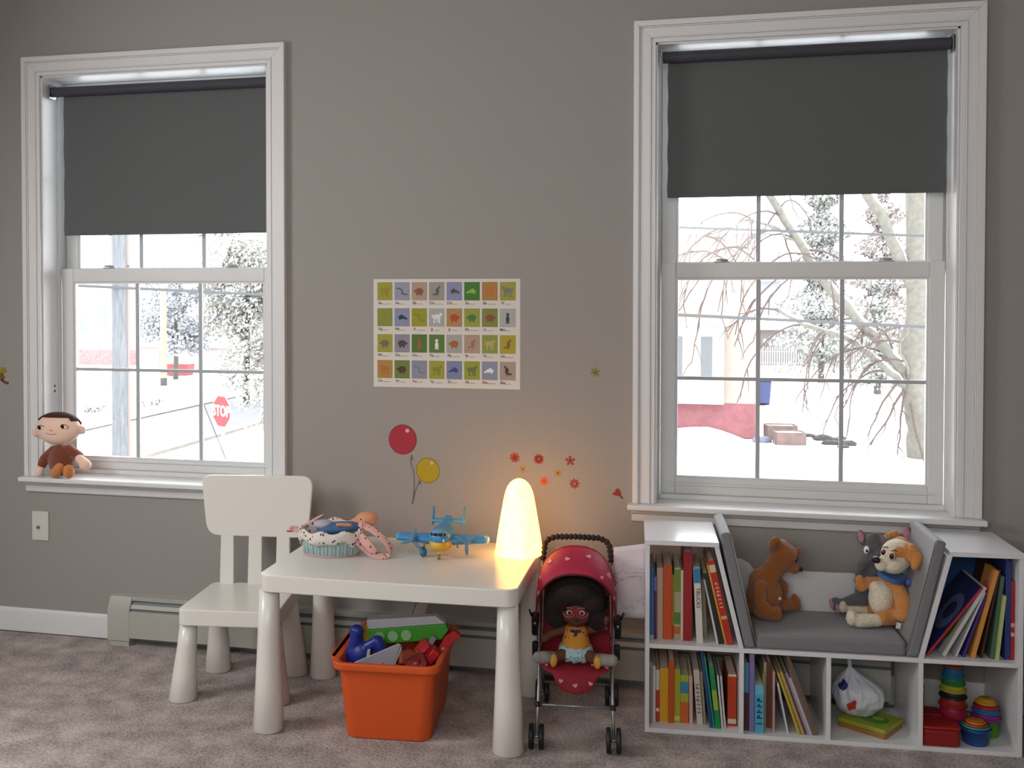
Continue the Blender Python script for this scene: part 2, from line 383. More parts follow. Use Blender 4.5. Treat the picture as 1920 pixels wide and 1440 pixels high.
for x in (.0868, .187, .2865):
    m = MB().prism([(x - .0255, .285), (x + .0255, .285), (x + .0235, .475), (x - .0235, .475)], 'y', -.0085, .0095, M=Mb)
    obj('slat', m, M_plas, C, bevel=.003)

# ------------------------------------------------------------------ reading-nook shelf
TH = .065; S0 = Vector((.1586, -.399, 0)); SD = .285
def SL(x, y, z): return Vector((S0.x + math.cos(TH) * x - math.sin(TH) * y, S0.y + math.sin(TH) * x + math.cos(TH) * y, z))
S = thing('reading_nook_shelf', 'low white bookshelf with a cushioned seat between two slanted book towers', 'bookshelf', tuple(S0), TH)
tk = .013; W_ = 1.0528
def board(n, m, **k): return obj(n, m, M_lam, S, bevel=.0008, **k)
board('side_panel', MB().box(0, tk, 0, SD, .0, .5655)); board('side_panel', MB().box(W_ - tk, W_, 0, SD, 0, .5655))
board('bottom_board', MB().box(tk, W_ - tk, 0, SD, .0, tk))
board('middle_board', MB().box(tk, W_ - tk, 0, SD, .2545, .2675))
board('top_board', MB().box(-.002, .2145, -.004, SD, .566, .580)); board('top_board', MB().box(.856, W_ + .002, -.004, SD, .566, .580))
for x in (.281, .527, .7805): board('divider', MB().box(x - tk / 2, x + tk / 2, 0, SD, tk, .2545))
board('slanted_divider', MB().prism([(.2735, .2675), (.287, .2675), (.2145, .566), (.2005, .566)], 'y', 0, SD))
board('slanted_divider', MB().prism([(.774, .2675), (.7875, .2675), (.8625, .566), (.8485, .566)], 'y', 0, SD))
board('seat_back_panel', MB().prism([(.262, .268), (.800, .268), (.816, .335), (.816, .4640), (.79, .4640), (.765, .452), (.752, .432), (.345, .432), (.330, .452), (.305, .4640), (.238, .4640), (.238, .362)], 'y', SD + .0005, SD + .010))
M_cush = mat('grey_cushion', '76767a', 1.0, .85, bump=.25, scale=400, sheen=.2)
c1 = obj('seat_cushion', MB().box(.322, .742, .004, SD - .006, .268, .3125), M_cush, bevel=.012, seg=4); c1.parent = S
for s, (xb, xt) in enumerate(((.2885, .2135), (.7735, .8505))):
    sg = 1 if s == 0 else -1
    m = MB().prism([(xb, .270), (xb + sg * .032, .270), (xt + sg * .036, .600), (xt + sg * .030, .612), (xt + sg * .003, .604)], 'y', .002, SD - .004)
    o = obj('side_cushion', m, M_cush, S, bevel=.007, seg=3)
    m = MB().tube([(xb + sg * .0325, .0035, .285), (xt + sg * .0365, .0035, .595)], .0016, 6); obj('piping', m, mat('piping', '8f8d8b', 1, .8), o, smooth=True)

# ------------------------------------------------------------------ books
M_page = mat('book_pages', 'd8cfbd', 1.0, .9, var=.08, scale=300, stretch=(30, 1, 1))
def bm_(h): return mat('cover_' + h, h, .80, .5)
def book(x, t, h, zf, rec, d, dx, color, label, group, pagec=None, strips=(), letters=None, face=None, lcol='222222'):
    """x = lower left edge of the spine, dx = how far the top leans sideways"""
    th_ = math.atan2(dx, h); piv = x if dx <= 0 else x + t / math.cos(th_)
    off = 0 if dx <= 0 else -t
    r = thing('book', label, 'book', tuple(SL(piv, rec, zf)), 0, group, rot=(0, th_, TH))
    c = min(.0016, t * .25)
    m = MB().box(off, off + c, 0, d, 0, h).box(off + t - c, off + t, 0, d, 0, h).box(off + c, off + t - c, 0, c, 0, h)
    co = obj('cover', m, bm_(color), r)
    obj('pages', MB().box(off + c, off + t - c, c, d - .004, .003, h - .003), pagec or M_page, r)
    for i, (z0, z1, hc) in enumerate(strips):
        obj('spine_band', MB().box(off + .0003, off + t - .0003, -.0005, .0002, z0 * h, z1 * h), bm_(hc), co)
    if letters and letters[0].startswith('#'):
        s, zc, size = letters; rm = random.Random(len(s) + int(zc * 100)); m = MB(); nn = len(s); z = zc * h + nn * size * .42
        for q_ in range(nn):
            z -= size * .84; w_ = size * rm.uniform(.3, .42)
            m.box(off + t / 2 - w_, off + t / 2 + w_, -.0007, .0001, z, z + size * .18); m.box(off + t / 2 - w_ * rm.uniform(-.4, 1), off + t / 2 + w_ * .2, -.0007, .0001, z + size * .22, z + size * .5)
        obj('spine_marks', m, bm_(lcol), co)
    elif letters:
        s, zc, size = letters
        text('spine_title', s, size, bm_(lcol), co, (off + t / 2, -.0006, zc * h), (PI / 2, PI / 2, 0), sx=1.0)
    if face:
        for (y, z, ry, hc) in face:
            obj('cover_picture', MB().prism(circ(ry, 20, y * d, z * h, 1.15), 'x', off - .0006, off + .0002), bm_(hc), co)
    return r
G1 = 'books in the upper left cubby'; Z1 = .2677; D1 = .19
book(.0135, .0125, .221, Z1, .035, D1, 0, '3f78b5', 'light blue book, first at the left in the upper left cubby', G1, strips=((.0, .07, 'b9c4cf'),))
book(.0265, .008, .19, Z1, .045, D1, 0, '5a2b55', 'narrow purple book beside the light blue one, upper left cubby', G1, strips=((.78, 1, '8a7ac0'),))
book(.0352, .0185, .214, Z1, .060, D1, 0, 'd8b7a2', 'pale peach book just left of the thick orange book', G1)
book(.0545, .0255, .225, Z1, .050, D1, 0, 'd8571c', 'thick orange book in the upper left cubby', G1)
book(.0806, .0058, .195, Z1, .060, .17, 0, 'c9a52e', 'very thin mustard book right of the thick orange book', G1, strips=((.0, .2, 'd05a2a'),))
book(.0869, .0190, .220, Z1, .050, D1, 0, 'b9b28c', 'green and beige patchwork spine in the upper left cubby', G1, strips=((.66, .97, '7d9a3c'), (.22, .38, '5f8a3a'), (.08, .18, 'cf6a2c')))
book(.1064, .0070, .212, Z1, .050, .17, 0, 'e6dccb', 'thin off-white book just left of the tall red book', G1)
book(.1140, .0250, .270, Z1, .045, .20, 0, 'a51a24', 'tallest red book in the upper left cubby', G1)
book(.1525, .0190, .226, Z1, .030, D1, -.0105, 'e4e1d6', 'white book titled TRUCKS with a blue top band', G1, strips=((.80, .995, '2a86b8'),), letters=('TRUCKS', .60, .0165))
book(.1745, .0120, .180, Z1, .075, .16, -.0085, 'a9a08a', 'short beige book right of the TRUCKS book', G1)
book(.2110, .0055, .197, Z1, .030, .16, -.040, 'e1e1e0', 'thin white book leaning left in front of the black one', G1)
book(.2180, .0150, .215, Z1, .030, D1, -.050, '262220', 'black book leaning left in the upper left cubby', G1)
book(.2352, .0058, .242, Z1, .030, D1, -.0565, 'd89a2e', 'thin yellow-orange book leaning between black and red books', G1)
book(.2420, .0180, .255, Z1, .028, D1, -.0600, 'bf2a1c', 'glossy red book leaning against the slanted divider', G1, strips=((.86, .95, 'e0cba8'), (.3, .34, 'dcae5a')), letters=('#######', .6, .014), lcol='e7c9a0')
G2 = 'books in the lower left cubby'; Z2 = .0131
book(.0145, .0085, .186, Z2, .040, .19, 0, 'a8a59a', 'thin grey-beige book, first at the left in the lower left cubby', G2)
book(.0240, .0085, .171, Z2, .050, .19, 0, 'e3e1dc', 'thin white book second from the left, lower left cubby', G2)
book(.0334, .0110, .163, Z2, .050, .18, 0, 'b3382a', 'thin red book with white dots left of the yellow book', G2, strips=((.6, .98, 'd9cfc2'), (.2, .26, 'e0d5c6')))
book(.0450, .0255, .163, Z2, .055, .18, 0, 'e6ad17', 'thick yellow book in the lower left cubby', G2)
book(.0710, .0170, .190, Z2, .048, .19, 0, 'c8551a', 'orange-brown book right of the thick yellow book', G2)
book(.0885, .0175, .163, Z2, .055, .18, 0, 'b5b02c', 'olive yellow book beside the orange-brown one', G2, strips=((.04, .12, 'd9d27a'),))
book(.1068, .0245, .146, Z2, .055, .18, 0, 'a9bf35', 'thick short book, green above and orange below', G2, strips=((0, .44, 'd9682a'), (.62, .86, '3f8fb0')))
book(.1335, .0100, .147, Z2, .050, .18, -.0015, 'd9b3a2', 'thin pink book beside the thick green and orange book', G2)
book(.1565, .0175, .166, Z2, .050, .18, -.0125, 'd9d1c6', 'white book with a row of brown spine letters', G2, letters=('########', .5, .0145), lcol='7c5f54')
book(.1762, .0070, .160, Z2, .055, .17, -.0120, 'b7a183', 'thin tan book leaning on the white lettered book', G2)
book(.1925, .0075, .226, Z2, .030, .19, -.0290, '26507f', 'dark blue tall thin book leaning left', G2)
book(.2020, .0060, .216, Z2, .030, .19, -.0290, '1f8a8c', 'teal tall thin book leaning beside the dark blue one', G2)
book(.2100, .0150, .186, Z2, .028, .19, -.0220, '17944f', 'bright green book leaning left with a yellow-green patch', G2, strips=((.30, .62, '9cc33a'),))
book(.2268, .0055, .160, Z2, .030, .17, -.0150, 'e2e2df', 'thin white book next to the bright green book', G2)
book(.2343, .0055, .158, Z2, .033, .17, -.0130, 'd9dcdb', 'second thin white book, nearer the red-orange book', G2)
book(.2462, .0255, .157, Z2, .055, .18, 0, 'cf4317', 'thick red-orange book with a white square near its foot', G2, strips=((.05, .14, 'e8ddd0'), (.96, 1, 'e8ddd0')))
G3 = 'books in the second lower cubby'
book(.2900, .0150, .204, Z2, .030, .19, 0, '57333a', 'short book, light blue above and maroon below', G3, strips=((.56, 1, '5f9cc4'),))
book(.3060, .0140, .233, Z2, .022, .19, 0, '8f88c4', 'tall lavender book in the second lower cubby', G3)
book(.3212, .0250, .144, Z2, .015, .19, 0, '4fb4d6', 'bright cyan book with dark spine letters', G3, strips=((.80, .995, '6fc6e0'),), letters=('#####', .48, .020), lcol='2a3a66')
book(.3468, .0040, .170, Z2, .045, .17, 0, 'b7ae4d', 'very thin olive book behind the cyan book', G3)
book(.3515, .0080, .196, Z2, .065, .17, 0, 'cfc2a3', 'cream book right of the cyan book', G3)
book(.3602, .0130, .201, Z2, .060, .18, 0, '7a4b38', 'brown book in the second lower cubby', G3)
book(.3740, .0060, .182, Z2, .030, .18, 0, 'd8a79e', 'thin salmon-pink book beside the brown one', G3)
fan = [(.4150, .0052, .150, .2, 'd9dcdf', 'grey-white thin book starting the leaning fan'), (.4462, .0052, .188, .345, 'd8bb3c', 'thin yellow book leaning in the fan'),
       (.4523, .0050, .186, .350, '8b8a3a', 'thin olive-green book leaning in the fan'), (.4584, .0062, .192, .353, 'cfa84a', 'thin ochre book leaning in the fan'),
       (.4655, .0068, .180, .357, '5a4a60', 'dark plum book leaning in the fan'), (.4733, .0060, .190, .362, 'b79aa0', 'dusty pink thin book leaning in the fan'),
       (.4802, .0058, .176, .366, 'c9c6c4', 'light grey thin book leaning in the fan'), (.4868, .0075, .195, .370, '6e6875', 'slate grey book leaning in the fan'),
       (.4952, .0110, .240, .376, '7a6048', 'large brown book, outermost of the leaning fan')]
for (x, t, h, s, c, l) in fan:
    book(x, t, h, Z2, .028, .18, -s * h, c, l, G3)
G4 = 'books in the upper right cubby'
def rbook(xr, t, h, s, rec, d, c, l, **k): 
    a = math.atan(s); book(xr - t / math.cos(a), t, h * 1.0, Z1, rec, d, s * h, c, l, G4, **k)
rbook(1.0390, .0105, .226, .0, .03, .19, 'a5262c', 'red book standing against the right side panel', strips=((.42, .47, 'e0b0b0'), (.3, .35, 'e0b0b0')))
rbook(1.0270, .0140, .285, .004, .03, .19, '2b3f86', 'tall navy book beside the rightmost red one')
rbook(.9950, .0080, .186, .10, .02, .18, 'c3cf84', 'thin pale green book leaning on the navy book')
rbook(.9845, .0100, .240, .112, .03, .19, '4f6f58', 'dark green book leaning right in the upper right cubby')
rbook(.9535, .0055, .262, .185, .03, .19, '4b2a1f', 'dark brown thin book leaning right')
rbook(.9335, .0115, .262, .245, .028, .085, 'e0984e', 'light orange book with a coral cover leaning right', face=((.42, .74, .026, 'd9655a'),))
rbook(.9050, .0060, .190, .33, .03, .18, '4a3585', 'thin violet book leaning right')
rbook(.8850, .0050, .205, .40, .03, .17, 'd9d9dc', 'thin white book leaning right beside the violet one')
rbook(.8530, .0100, .232, .54, .028, .19, 'dcdcd6', 'white book with green shapes on its cover, leaning far right', face=((.35, .35, .045, '8fae2e'), (.45, .78, .034, '9dbb3c'), (.3, .08, .018, '8b93b3')))
rbook(.8050, .0070, .252, .73, .026, .19, '222a6b', 'navy picture book with a red spine, lowest of the leaning row', strips=((0, 1, 'cc2a35'),), face=((.35, .55, .055, '5f6c96'), (.35, .56, .028, '23285a')))
b = thing('book', 'large blue book standing face-out at the back of the upper right cubby', 'book', tuple(SL(.888, .262, Z1)), 0, G4, rot=(-.05, 0, TH))
obj('cover', MB().box(0, .148, 0, .002, 0, .27).box(0, .148, .010, .012, 0, .27).box(0, .002, .002, .010, 0, .27), bm_('2460a0'), b); obj('pages', MB().box(.002, .146, .002, .010, .003, .267), M_page, b)

# ------------------------------------------------------------------ toys in the lower right cubbies
def cup_prof(rb, rt_, h, lip=.0022): return [(rb - .002, 0), (rb, .002), (rt_, h - .004), (rt_ + lip, h - .004), (rt_ + lip, h), (rt_ - .001, h), (rt_ - .002, h - .002), (rb - .003, .004)]
def P_(h): return mat('toy_' + h, h, .68, .4)
def cup(x, y, z, rb, rt_, h, c, label, group, flip=True):
    p = cup_prof(rb, rt_, h)
    t = thing('stacking_cup', label, 'toy', tuple(SL(x, y, z)), TH, group, rot=None)
    m = MB().lathe([(r, (h - q) if flip else q) for r, q in p], 28)
    obj('shell', m, P_(c), t, smooth=True, bevel=.0)
    rz = (.0 if flip else h - .006)
    obj('rim', MB().lathe([(rt_ + .0015, rz), (rt_ + .0035, rz + .001), (rt_ + .0035, rz + .005), (rt_ + .0015, rz + .006)], 28), P_(c), t, smooth=True)
    return t
Gc = 'stacking cups'
zz = .0135
hx, hy = .915, .17
for rt_, rb, h, c, l in ((.0420, .0385, .032, '8a2590', 'purple stacking cup, lowest of the tall tower'), (.0395, .0345, .030, 'c02452', 'crimson stacking cup second up in the tall tower'), (.0370, .0330, .026, 'b5322c', 'red stacking cup in the middle of the tall tower'),
                         (.0360, .0330, .018, '2d2a24', 'dark brown stacking cup in the tall tower'), (.0345, .0315, .020, 'c2c23a', 'yellow stacking cup in the tall tower'), (.0310, .0285, .020, '2f9152', 'green stacking cup in the tall tower'),
                         (.0285, .0260, .030, '2a7fae', 'blue stacking cup near the top of the tall tower'), (.0255, .0225, .018, 'b5552f', 'orange stacking cup on top of the tall tower')):
    cup(hx, hy, zz, rb, rt_, h, c, l, Gc); zz += h + .0006
cup(1.003, .115, .0135, .0235, .0215, .052, '6fc21f', 'lime green cup standing under the short tower', Gc, flip=False)
zz = .0665
for rt_, rb, h, c, l in ((.0390, .0350, .018, '8a2580', 'purple cup at the foot of the short tower'), (.0350, .0320, .014, '3a66ad', 'blue cup in the short tower'), (.0315, .0285, .010, 'b52a2a', 'red cup in the short tower'), (.0270, .0215, .014, 'dda02a', 'golden yellow cup on top of the short tower')):
    cup(.990, .112, zz, rb, rt_, h, c, l, Gc); zz += h + .0006
t = cup(.945, .055, .0135, .0345, .0400, .047, '1f56a8', 'blue cup holding smaller cups, in front of the tower', Gc, flip=False)
cup(.945, .055, .0180, .0300, .0365, .050, '2fa08c', 'turquoise cup nested inside the blue cup', Gc, flip=False)
cup(.945, .055, .0225, .0265, .0290, .051, 'd3452a', 'red-orange cup nested inside the turquoise cup', Gc, flip=False)
cup(.945, .055, .0270, .0220, .0245, .052, 'e58a25', 'orange cup, smallest nested inside the blue cup', Gc, flip=False)
t = thing('toy_box', 'rounded red plastic toy box in the lower right cubby', 'toy', tuple(SL(.840, .045, .0135)), TH)
o = obj('box', MB().prism(rrect(.104, .082, .014), 'z', 0, .048), P_('a51c20'), t, bevel=.006, seg=3); obj('lid', MB().prism(rrect(.108, .086, .015), 'z', .0485, .058), P_('b32226'), t, bevel=.003)
t = thing('toy_blocks_tray', 'striped orange, yellow and green flat toy behind the red box', 'toy', tuple(SL(.833, .135, .0135)), TH)
for i, (c, h) in enumerate((('5a6a35', .016), ('c79c2f', .014), ('b5482b', .014), ('a5262c', .012))):
    z0 = sum(k for _, k in (('', .016), ('', .014), ('', .014), ('', .012))[:i]) + .002 * 0
    obj('layer', MB().prism(rrect(.092 - .006 * i, .075 - .004 * i, .008), 'z', z0 + .0002, z0 + h), P_(c), t, bevel=.002)
t = thing('toy_radio', 'small dark red toy with a white band, at the left back', 'toy', tuple(SL(.817, .225, .0135)), TH)
obj('body', MB().prism([(-.026, 0), (.026, 0), (.026, .112), (.015, .126), (-.026, .126)], 'y', -.022, .022), P_('8f2026'), t, bevel=.006, seg=3); obj('band', MB().box(-.0268, .0268, -.0228, .0228, .086, .098), P_('c9c2c4'), t, bevel=.002)

# flat green puzzle box and plastic bag in the third lower cubby
t = thing('puzzle_box', 'flat green and orange toy box lying under the plastic bag', 'toy box', tuple(SL(.668, .120, .0135)), TH - .62)
obj('tray', MB().prism(rrect(.145, .125, .006), 'z', 0, .014), P_('b5783a'), t, bevel=.002); o = obj('lid', MB().prism(rrect(.149, .129, .007), 'z', .0145, .028), P_('a8b326'), t, bevel=.003)
obj('picture', MB().prism(circ(.043, 24, .012, .0, .8), 'z', .0278, .0288), P_('4f9a28'), o)
obj('picture', MB().prism(circ(.018, 16, .02, .01, .8), 'z', .0288, .0294), P_('a8c83a'), o)
bag = bmesh.new(); bmesh.ops.create_icosphere(bag, subdivisions=5, radius=1)
from mathutils import noise
for v in bag.verts:
    p = v.co.copy(); zt = p.z
    rr = 1.0
    if zt > .1: rr = max(.10, 1 - ((zt - .1) / .72) ** 1.3 * .9) if zt < .82 else .10 + (zt - .82) * 1.2
    v.co = Vector((p.x * .074 * rr, p.y * .078 * rr, (zt * .085 if zt < .82 else .0697 + (zt - .82) * .22)))
    nrm = p.normalized(); d = noise.fractal(p * 2.1 + Vector((3, 1, 5)), 1.0, 2.0, 4) * .0085 + abs(noise.noise(Vector((math.atan2(p.y, p.x) * 2.4, p.z * .9, 2)))) * -.014 * (1 if zt > -.2 else .4)
    v.co += Vector((nrm.x, nrm.y, nrm.z * .4)) * d
    if v.co.z < -.066: v.co.z = -.066
    v.co.x += max(0, zt) * -.028
mbag = MB(); mbag.bm.free(); mbag.bm = bag
t = thing('plastic_bag', 'crumpled white plastic bag tied at the top, with blue and red print', 'bag', tuple(SL(.640, .160, .109)), TH)
for_bag = mat('bag_film', 'cfd3dc', 1.0, .35)
obj('bag', mbag, for_bag, t, smooth=True)
for s in (-1, 1):
    obj('handle', MB().tube([(-.026, 0, .092), (-.026 + s * .012, -.004, .108), (-.026 + s * .020, -.006, .126), (-.026 + s * .006, -.006, .136), (-.026, -.002, .112)], [.005, .006, .004, .005, .004], 8), for_bag, t, smooth=True)
def patch(name, poly, c, yoff, parent): return obj(name, MB().prism(poly, 'y', yoff - .001, yoff + .03), P_(c), parent)
patch('blue_print', [(-.062, .018), (-.046, .040), (-.038, .032), (-.040, .016), (-.052, .012)], '24367e', -.048, t)
patch('red_print', [(-.044, -.028), (-.022, -.006), (-.012, -.016), (-.018, -.030), (-.040, -.038)], 'd0261c', -.072, t)
patch('red_print', [(.052, -.012), (.058, -.003), (.064, -.012), (.060, -.024), (.054, -.020)], 'a03038', -.030, t)

# ------------------------------------------------------------------ soft toys on the seat
def fur(n, h, k=1.0): return mat(n, h, k, .98, bump=1.0, scale=260, sheen=.35, var=.22, spec=.1)
ZS = .3130
M_eye = mat('toy_eye', '0b0a0a', 1, .2); M_eyew = mat('toy_eye_white', 'e8e8e8', 1, .3)
def on(x, y, z): return SL(x, y, z)
# bear
t = thing('teddy_bear', 'rusty brown teddy bear slumped at the left of the grey seat', 'soft toy', tuple(SL(.365, .18, ZS)), TH)
B = fur('bear_fur', '98581f')
def R(x, y, z, ox=.365, oy=.18): return (x - ox, y - oy, z - ZS)
m = MB().ell(R(.367, .190, .378), (.055, .048, .064), (0, .12, 0)).ell(R(.362, .19, .42), (.043, .040, .045)).cap(R(.375, .19, .43), R(.405, .19, .478), .033, .034)
m.ell(R(.4225, .190, .502), (.042, .045, .043), (0, .4, 0)).ell(R(.410, .19, .530), (.034, .036, .026)).cap(R(.437, .185, .480), R(.455, .180, .467), .025, .017)
m.ell(R(.396, .158, .548), (.022, .011, .023), (0, .2, .5)).ell(R(.468, .205, .514), (.012, .014, .018), (0, .5, .5))
m.cap(R(.352, .145, .415), R(.346, .128, .370), .020, .018).cap(R(.346, .128, .372), R(.376, .120, .350), .018, .015)
m.cap(R(.405, .225, .418), R(.430, .235, .398), .017, .016).cap(R(.430, .235, .398), R(.428, .232, .365), .016, .014)
m.cap(R(.350, .140, .342), R(.392, .128, .337), .024, .020).ell(R(.398, .126, .341), (.015, .019, .024))
m.cap(R(.400, .215, .340), R(.455, .235, .338), .024, .019).ell(R(.468, .237, .346), (.014, .021, .029), (0, -.25, 0))
m.ell(R(.330, .19, .336), (.024, .03, .021))
plush('body', m, B, t)
obj('nose', MB().ell(R(.473, .176, .466), (.007, .009, .007)), mat('bear_nose', '3a2015', 1, .7), t, smooth=True)
obj('eye', MB().ell(R(.456, .152, .497), (.0035, .003, .0045)).ell(R(.466, .196, .494), (.0035, .003, .0045)), M_eye, t, smooth=True)
obj('inner_ear', MB().ell(R(.400, .148, .545), (.010, .004, .012), (0, .2, .5)), fur('bear_dark', '7a4218'), t, smooth=True)
obj('tag', MB().box(.404 - .365, .412 - .365, -.031, -.029, .376 - ZS, .384 - ZS), mat('tag', 'd8d4cc', 1, .7), t)
# puppy
t = thing('plush_puppy', 'orange and cream plush puppy with a blue collar, leaning on the right cushion', 'soft toy', tuple(SL(.718, .16, ZS)), TH)
def R(x, y, z): return (x - .725, y - .16, z - ZS)
O = fur('puppy_orange', 'c98540'); W = fur('puppy_cream', 'ddd2bd')
m = MB().ell(R(.736, .178, .385), (.042, .047, .068), (0, .12, 0)).ell(R(.744, .17, .435), (.034, .035, .030))
m.cap(R(.758, .140, .430), R(.766, .112, .395), .019, .0245).cap(R(.766, .112, .395), R(.764, .104, .362), .0245, .0235)
m.cap(R(.712, .19, .438), R(.680, .182, .434), .014, .015).cap(R(.680, .182, .434), R(.657, .170, .424), .018, .018).ell(R(.652, .168, .436), (.015, .016, .024))
m.cap(R(.740, .140, .345), R(.706, .118, .345), .028, .023).cap(R(.715, .21, .342), R(.690, .212, .340), .022, .018)
plush('body', m, O, t)
m = MB().ell(R(.712, .158, .394), (.0365, .040, .052), (0, .15, .25)).ell(R(.70, .158, .42), (.024, .028, .026))
plush('belly', m, W, t)
for (a, b, c, nm) in ((R(.692, .113, .339), R(.640, .110, .336), R(.618, .110, .343), .0215), (R(.680, .212, .338), R(.640, .214, .337), R(.612, .214, .346), .017)):
    plush('foot', MB().cap(a, b, nm * .9, nm).ell(c, (nm * .8, nm, nm * 1.15)), W, t)
plush('head', MB().ell(R(.752, .135, .5335), (.047, .046, .047)).ell(R(.738, .130, .505), (.040, .042, .028)).cap(R(.722, .118, .520), R(.697, .108, .510), .024, .016).ell(R(.700, .110, .500), (.016, .018, .012)), W, t)
m = MB().ell(R(.7575, .1335, .5350), (.0455, .0465, .0470)); 
pm = plush('face_patch', MB().ell(R(.774, .128, .540), (.034, .0415, .034)).ell(R(.750, .108, .543), (.024, .020, .024)).ell(R(.765, .16, .555), (.03, .03, .028)), O, t)
plush('ear', MB().cap(R(.782, .090, .570), R(.798, .084, .540), .010, .015).cap(R(.798, .084, .540), R(.786, .072, .516), .015, .013).cap(R(.790, .080, .53), R(.806, .088, .500), .012, .009).ell(R(.776, .082, .545), (.012, .006, .022)), O, t)
plush('ear', MB().cap(R(.728, .170, .580), R(.756, .178, .588), .008, .010).cap(R(.756, .178, .588), R(.765, .185, .565), .010, .008), O, t)
obj('nose', MB().ell(R(.684, .101, .5235), (.0125, .0135, .0105), (0, .3, .3)), mat('puppy_nose', '16110f', 1, .45), t, smooth=True)
for (x, y, z) in ((.727, .086, .539), (.711, .118, .541)):
    e = obj('eye', MB().ell(R(x, y, z), (.0095, .0065, .0125), (0, 0, -.6)), mat('pup_eye_rim', 'c79a8a', 1, .6), t, smooth=True)
    obj('pupil', MB().ell(R(x - .0035, y - .0035, z + .001), (.0065, .0045, .009), (0, 0, -.6)), mat('pup_iris', '2a1713', 1, .2), e, smooth=True)
    obj('eyebrow', MB().tube([R(x - .004, y - .003, z + .016), R(x + .003, y - .006, z + .020), R(x + .011, y - .004, z + .017)], .0018, 6), mat('brow', '5a3018', 1, .8), e, smooth=True)
obj('collar', MB().lathe([(.0335, 0), (.0365, .001), (.0365, .014), (.0335, .015)], 28, M=Matrix.Translation(R(.738, .150, .459)) @ Matrix.Rotation(.20, 4, 'Y') @ Matrix.Rotation(.25, 4, 'X') @ Matrix.Diagonal((1.12, 1.05, 1, 1))), mat('blue_collar', '3f5f95', 1.1, .7), t, smooth=False)
obj('bow', MB().ell(R(.784, .128, .452), (.012, .010, .010)).ell(R(.792, .132, .444), (.008, .006, .012)), mat('blue_collar', '3f5f95', 1.1, .7), t, smooth=True)
obj('sewn_label', MB().box(.738 - .725, .751 - .725, -.062, -.060, .012, .030, M=Matrix.Rotation(.2, 4, 'Y')), mat('tag', 'd8d4cc', 1, .7), t)
# elephant behind the puppy
t = thing('plush_elephant', 'grey plush elephant with pink-lined ears, half hidden behind the puppy', 'soft toy', tuple(SL(.690, .24, ZS)), TH)
def R(x, y, z): return (x - .690, y - .245, z - ZS)
Gy = fur('elephant_grey', '5d5d62'); Pk = fur('elephant_pink', 'c4849c')
m = MB().ell(R(.690, .245, .390), (.045, .034, .066)).ell(R(.705, .240, .508), (.040, .034, .040)).cap(R(.69, .24, .43), R(.70, .24, .47), .026, .028)
m.cap(R(.678, .226, .500), R(.656, .218, .478), .020, .015).cap(R(.656, .218, .478), R(.648, .214, .454), .015, .011)
m.cap(R(.668, .225, .436), R(.646, .208, .431), .014, .013).cap(R(.66, .225, .372), R(.592, .232, .348), .023, .014).ell(R(.585, .232, .350), (.017, .015, .022)).cap(R(.66, .245, .35), R(.60, .256, .336), .020, .014)
m.ell(R(.694, .222, .545), (.026, .012, .036), (0, .1, .3))
plush('body', m, Gy, t)
plush('ear', MB().ell(R(.806, .262, .566), (.020, .007, .028), (0, .1, 0)).cap(R(.75, .26, .54), R(.80, .262, .555), .008, .009), Gy, t, voxel=.003); obj('inner_ear', MB().ell(R(.798, .2545, .574), (.011, .004, .020), (0, -.3, 0)), Pk, t, smooth=True)
plush('ear', MB().ell(R(.664, .246, .556), (.014, .007, .026), (0, -.2, 0)).cap(R(.69, .245, .54), R(.668, .246, .545), .008, .008), Gy, t, voxel=.003); obj('inner_ear', MB().ell(R(.661, .2385, .561), (.009, .003, .018), (0, -.2, 0)), Pk, t, smooth=True)
for x, z in ((.572, .352), (.590, .339)): obj('sole', MB().ell(R(x, .224, z), (.006, .012, .016), (0, -.25, 0)), Pk, t, smooth=True)
e = obj('eye', MB().ell(R(.671, .209, .528), (.0085, .0055, .0125), (0, .1, -.5)), M_eyew, t, smooth=True); obj('pupil', MB().ell(R(.672, .2055, .5265), (.0045, .0035, .0065)), mat('blue_pupil', '1d2346', 1, .2), e, smooth=True)

# ------------------------------------------------------------------ patterned cloth
def spotted(name, base, spot, scale=60, thr=.28, spot2=None):
    m = mat(name, base, 1.0, .9, bump=.2, scale=200); nt = m.node_tree; b = nt.nodes['Principled BSDF']
    tc = nt.nodes.new('ShaderNodeTexCoord'); v = nt.nodes.new('ShaderNodeTexVoronoi'); v.inputs['Scale'].default_value = scale
    r = nt.nodes.new('ShaderNodeValToRGB'); r.color_ramp.interpolation = 'CONSTANT'
    r.color_ramp.elements[0].color = (*lin(spot), 1); r.color_ramp.elements[1].position = thr; r.color_ramp.elements[1].color = (*lin(base), 1)
    if spot2: e = r.color_ramp.elements.new(thr * .45); e.color = (*lin(spot2), 1)
    nt.links.new(tc.outputs['Object'], v.inputs['Vector']); nt.links.new(v.outputs['Distance'], r.inputs[0]); nt.links.new(r.outputs[0], b.inputs['Base Color'])
    return m
TZ = .480
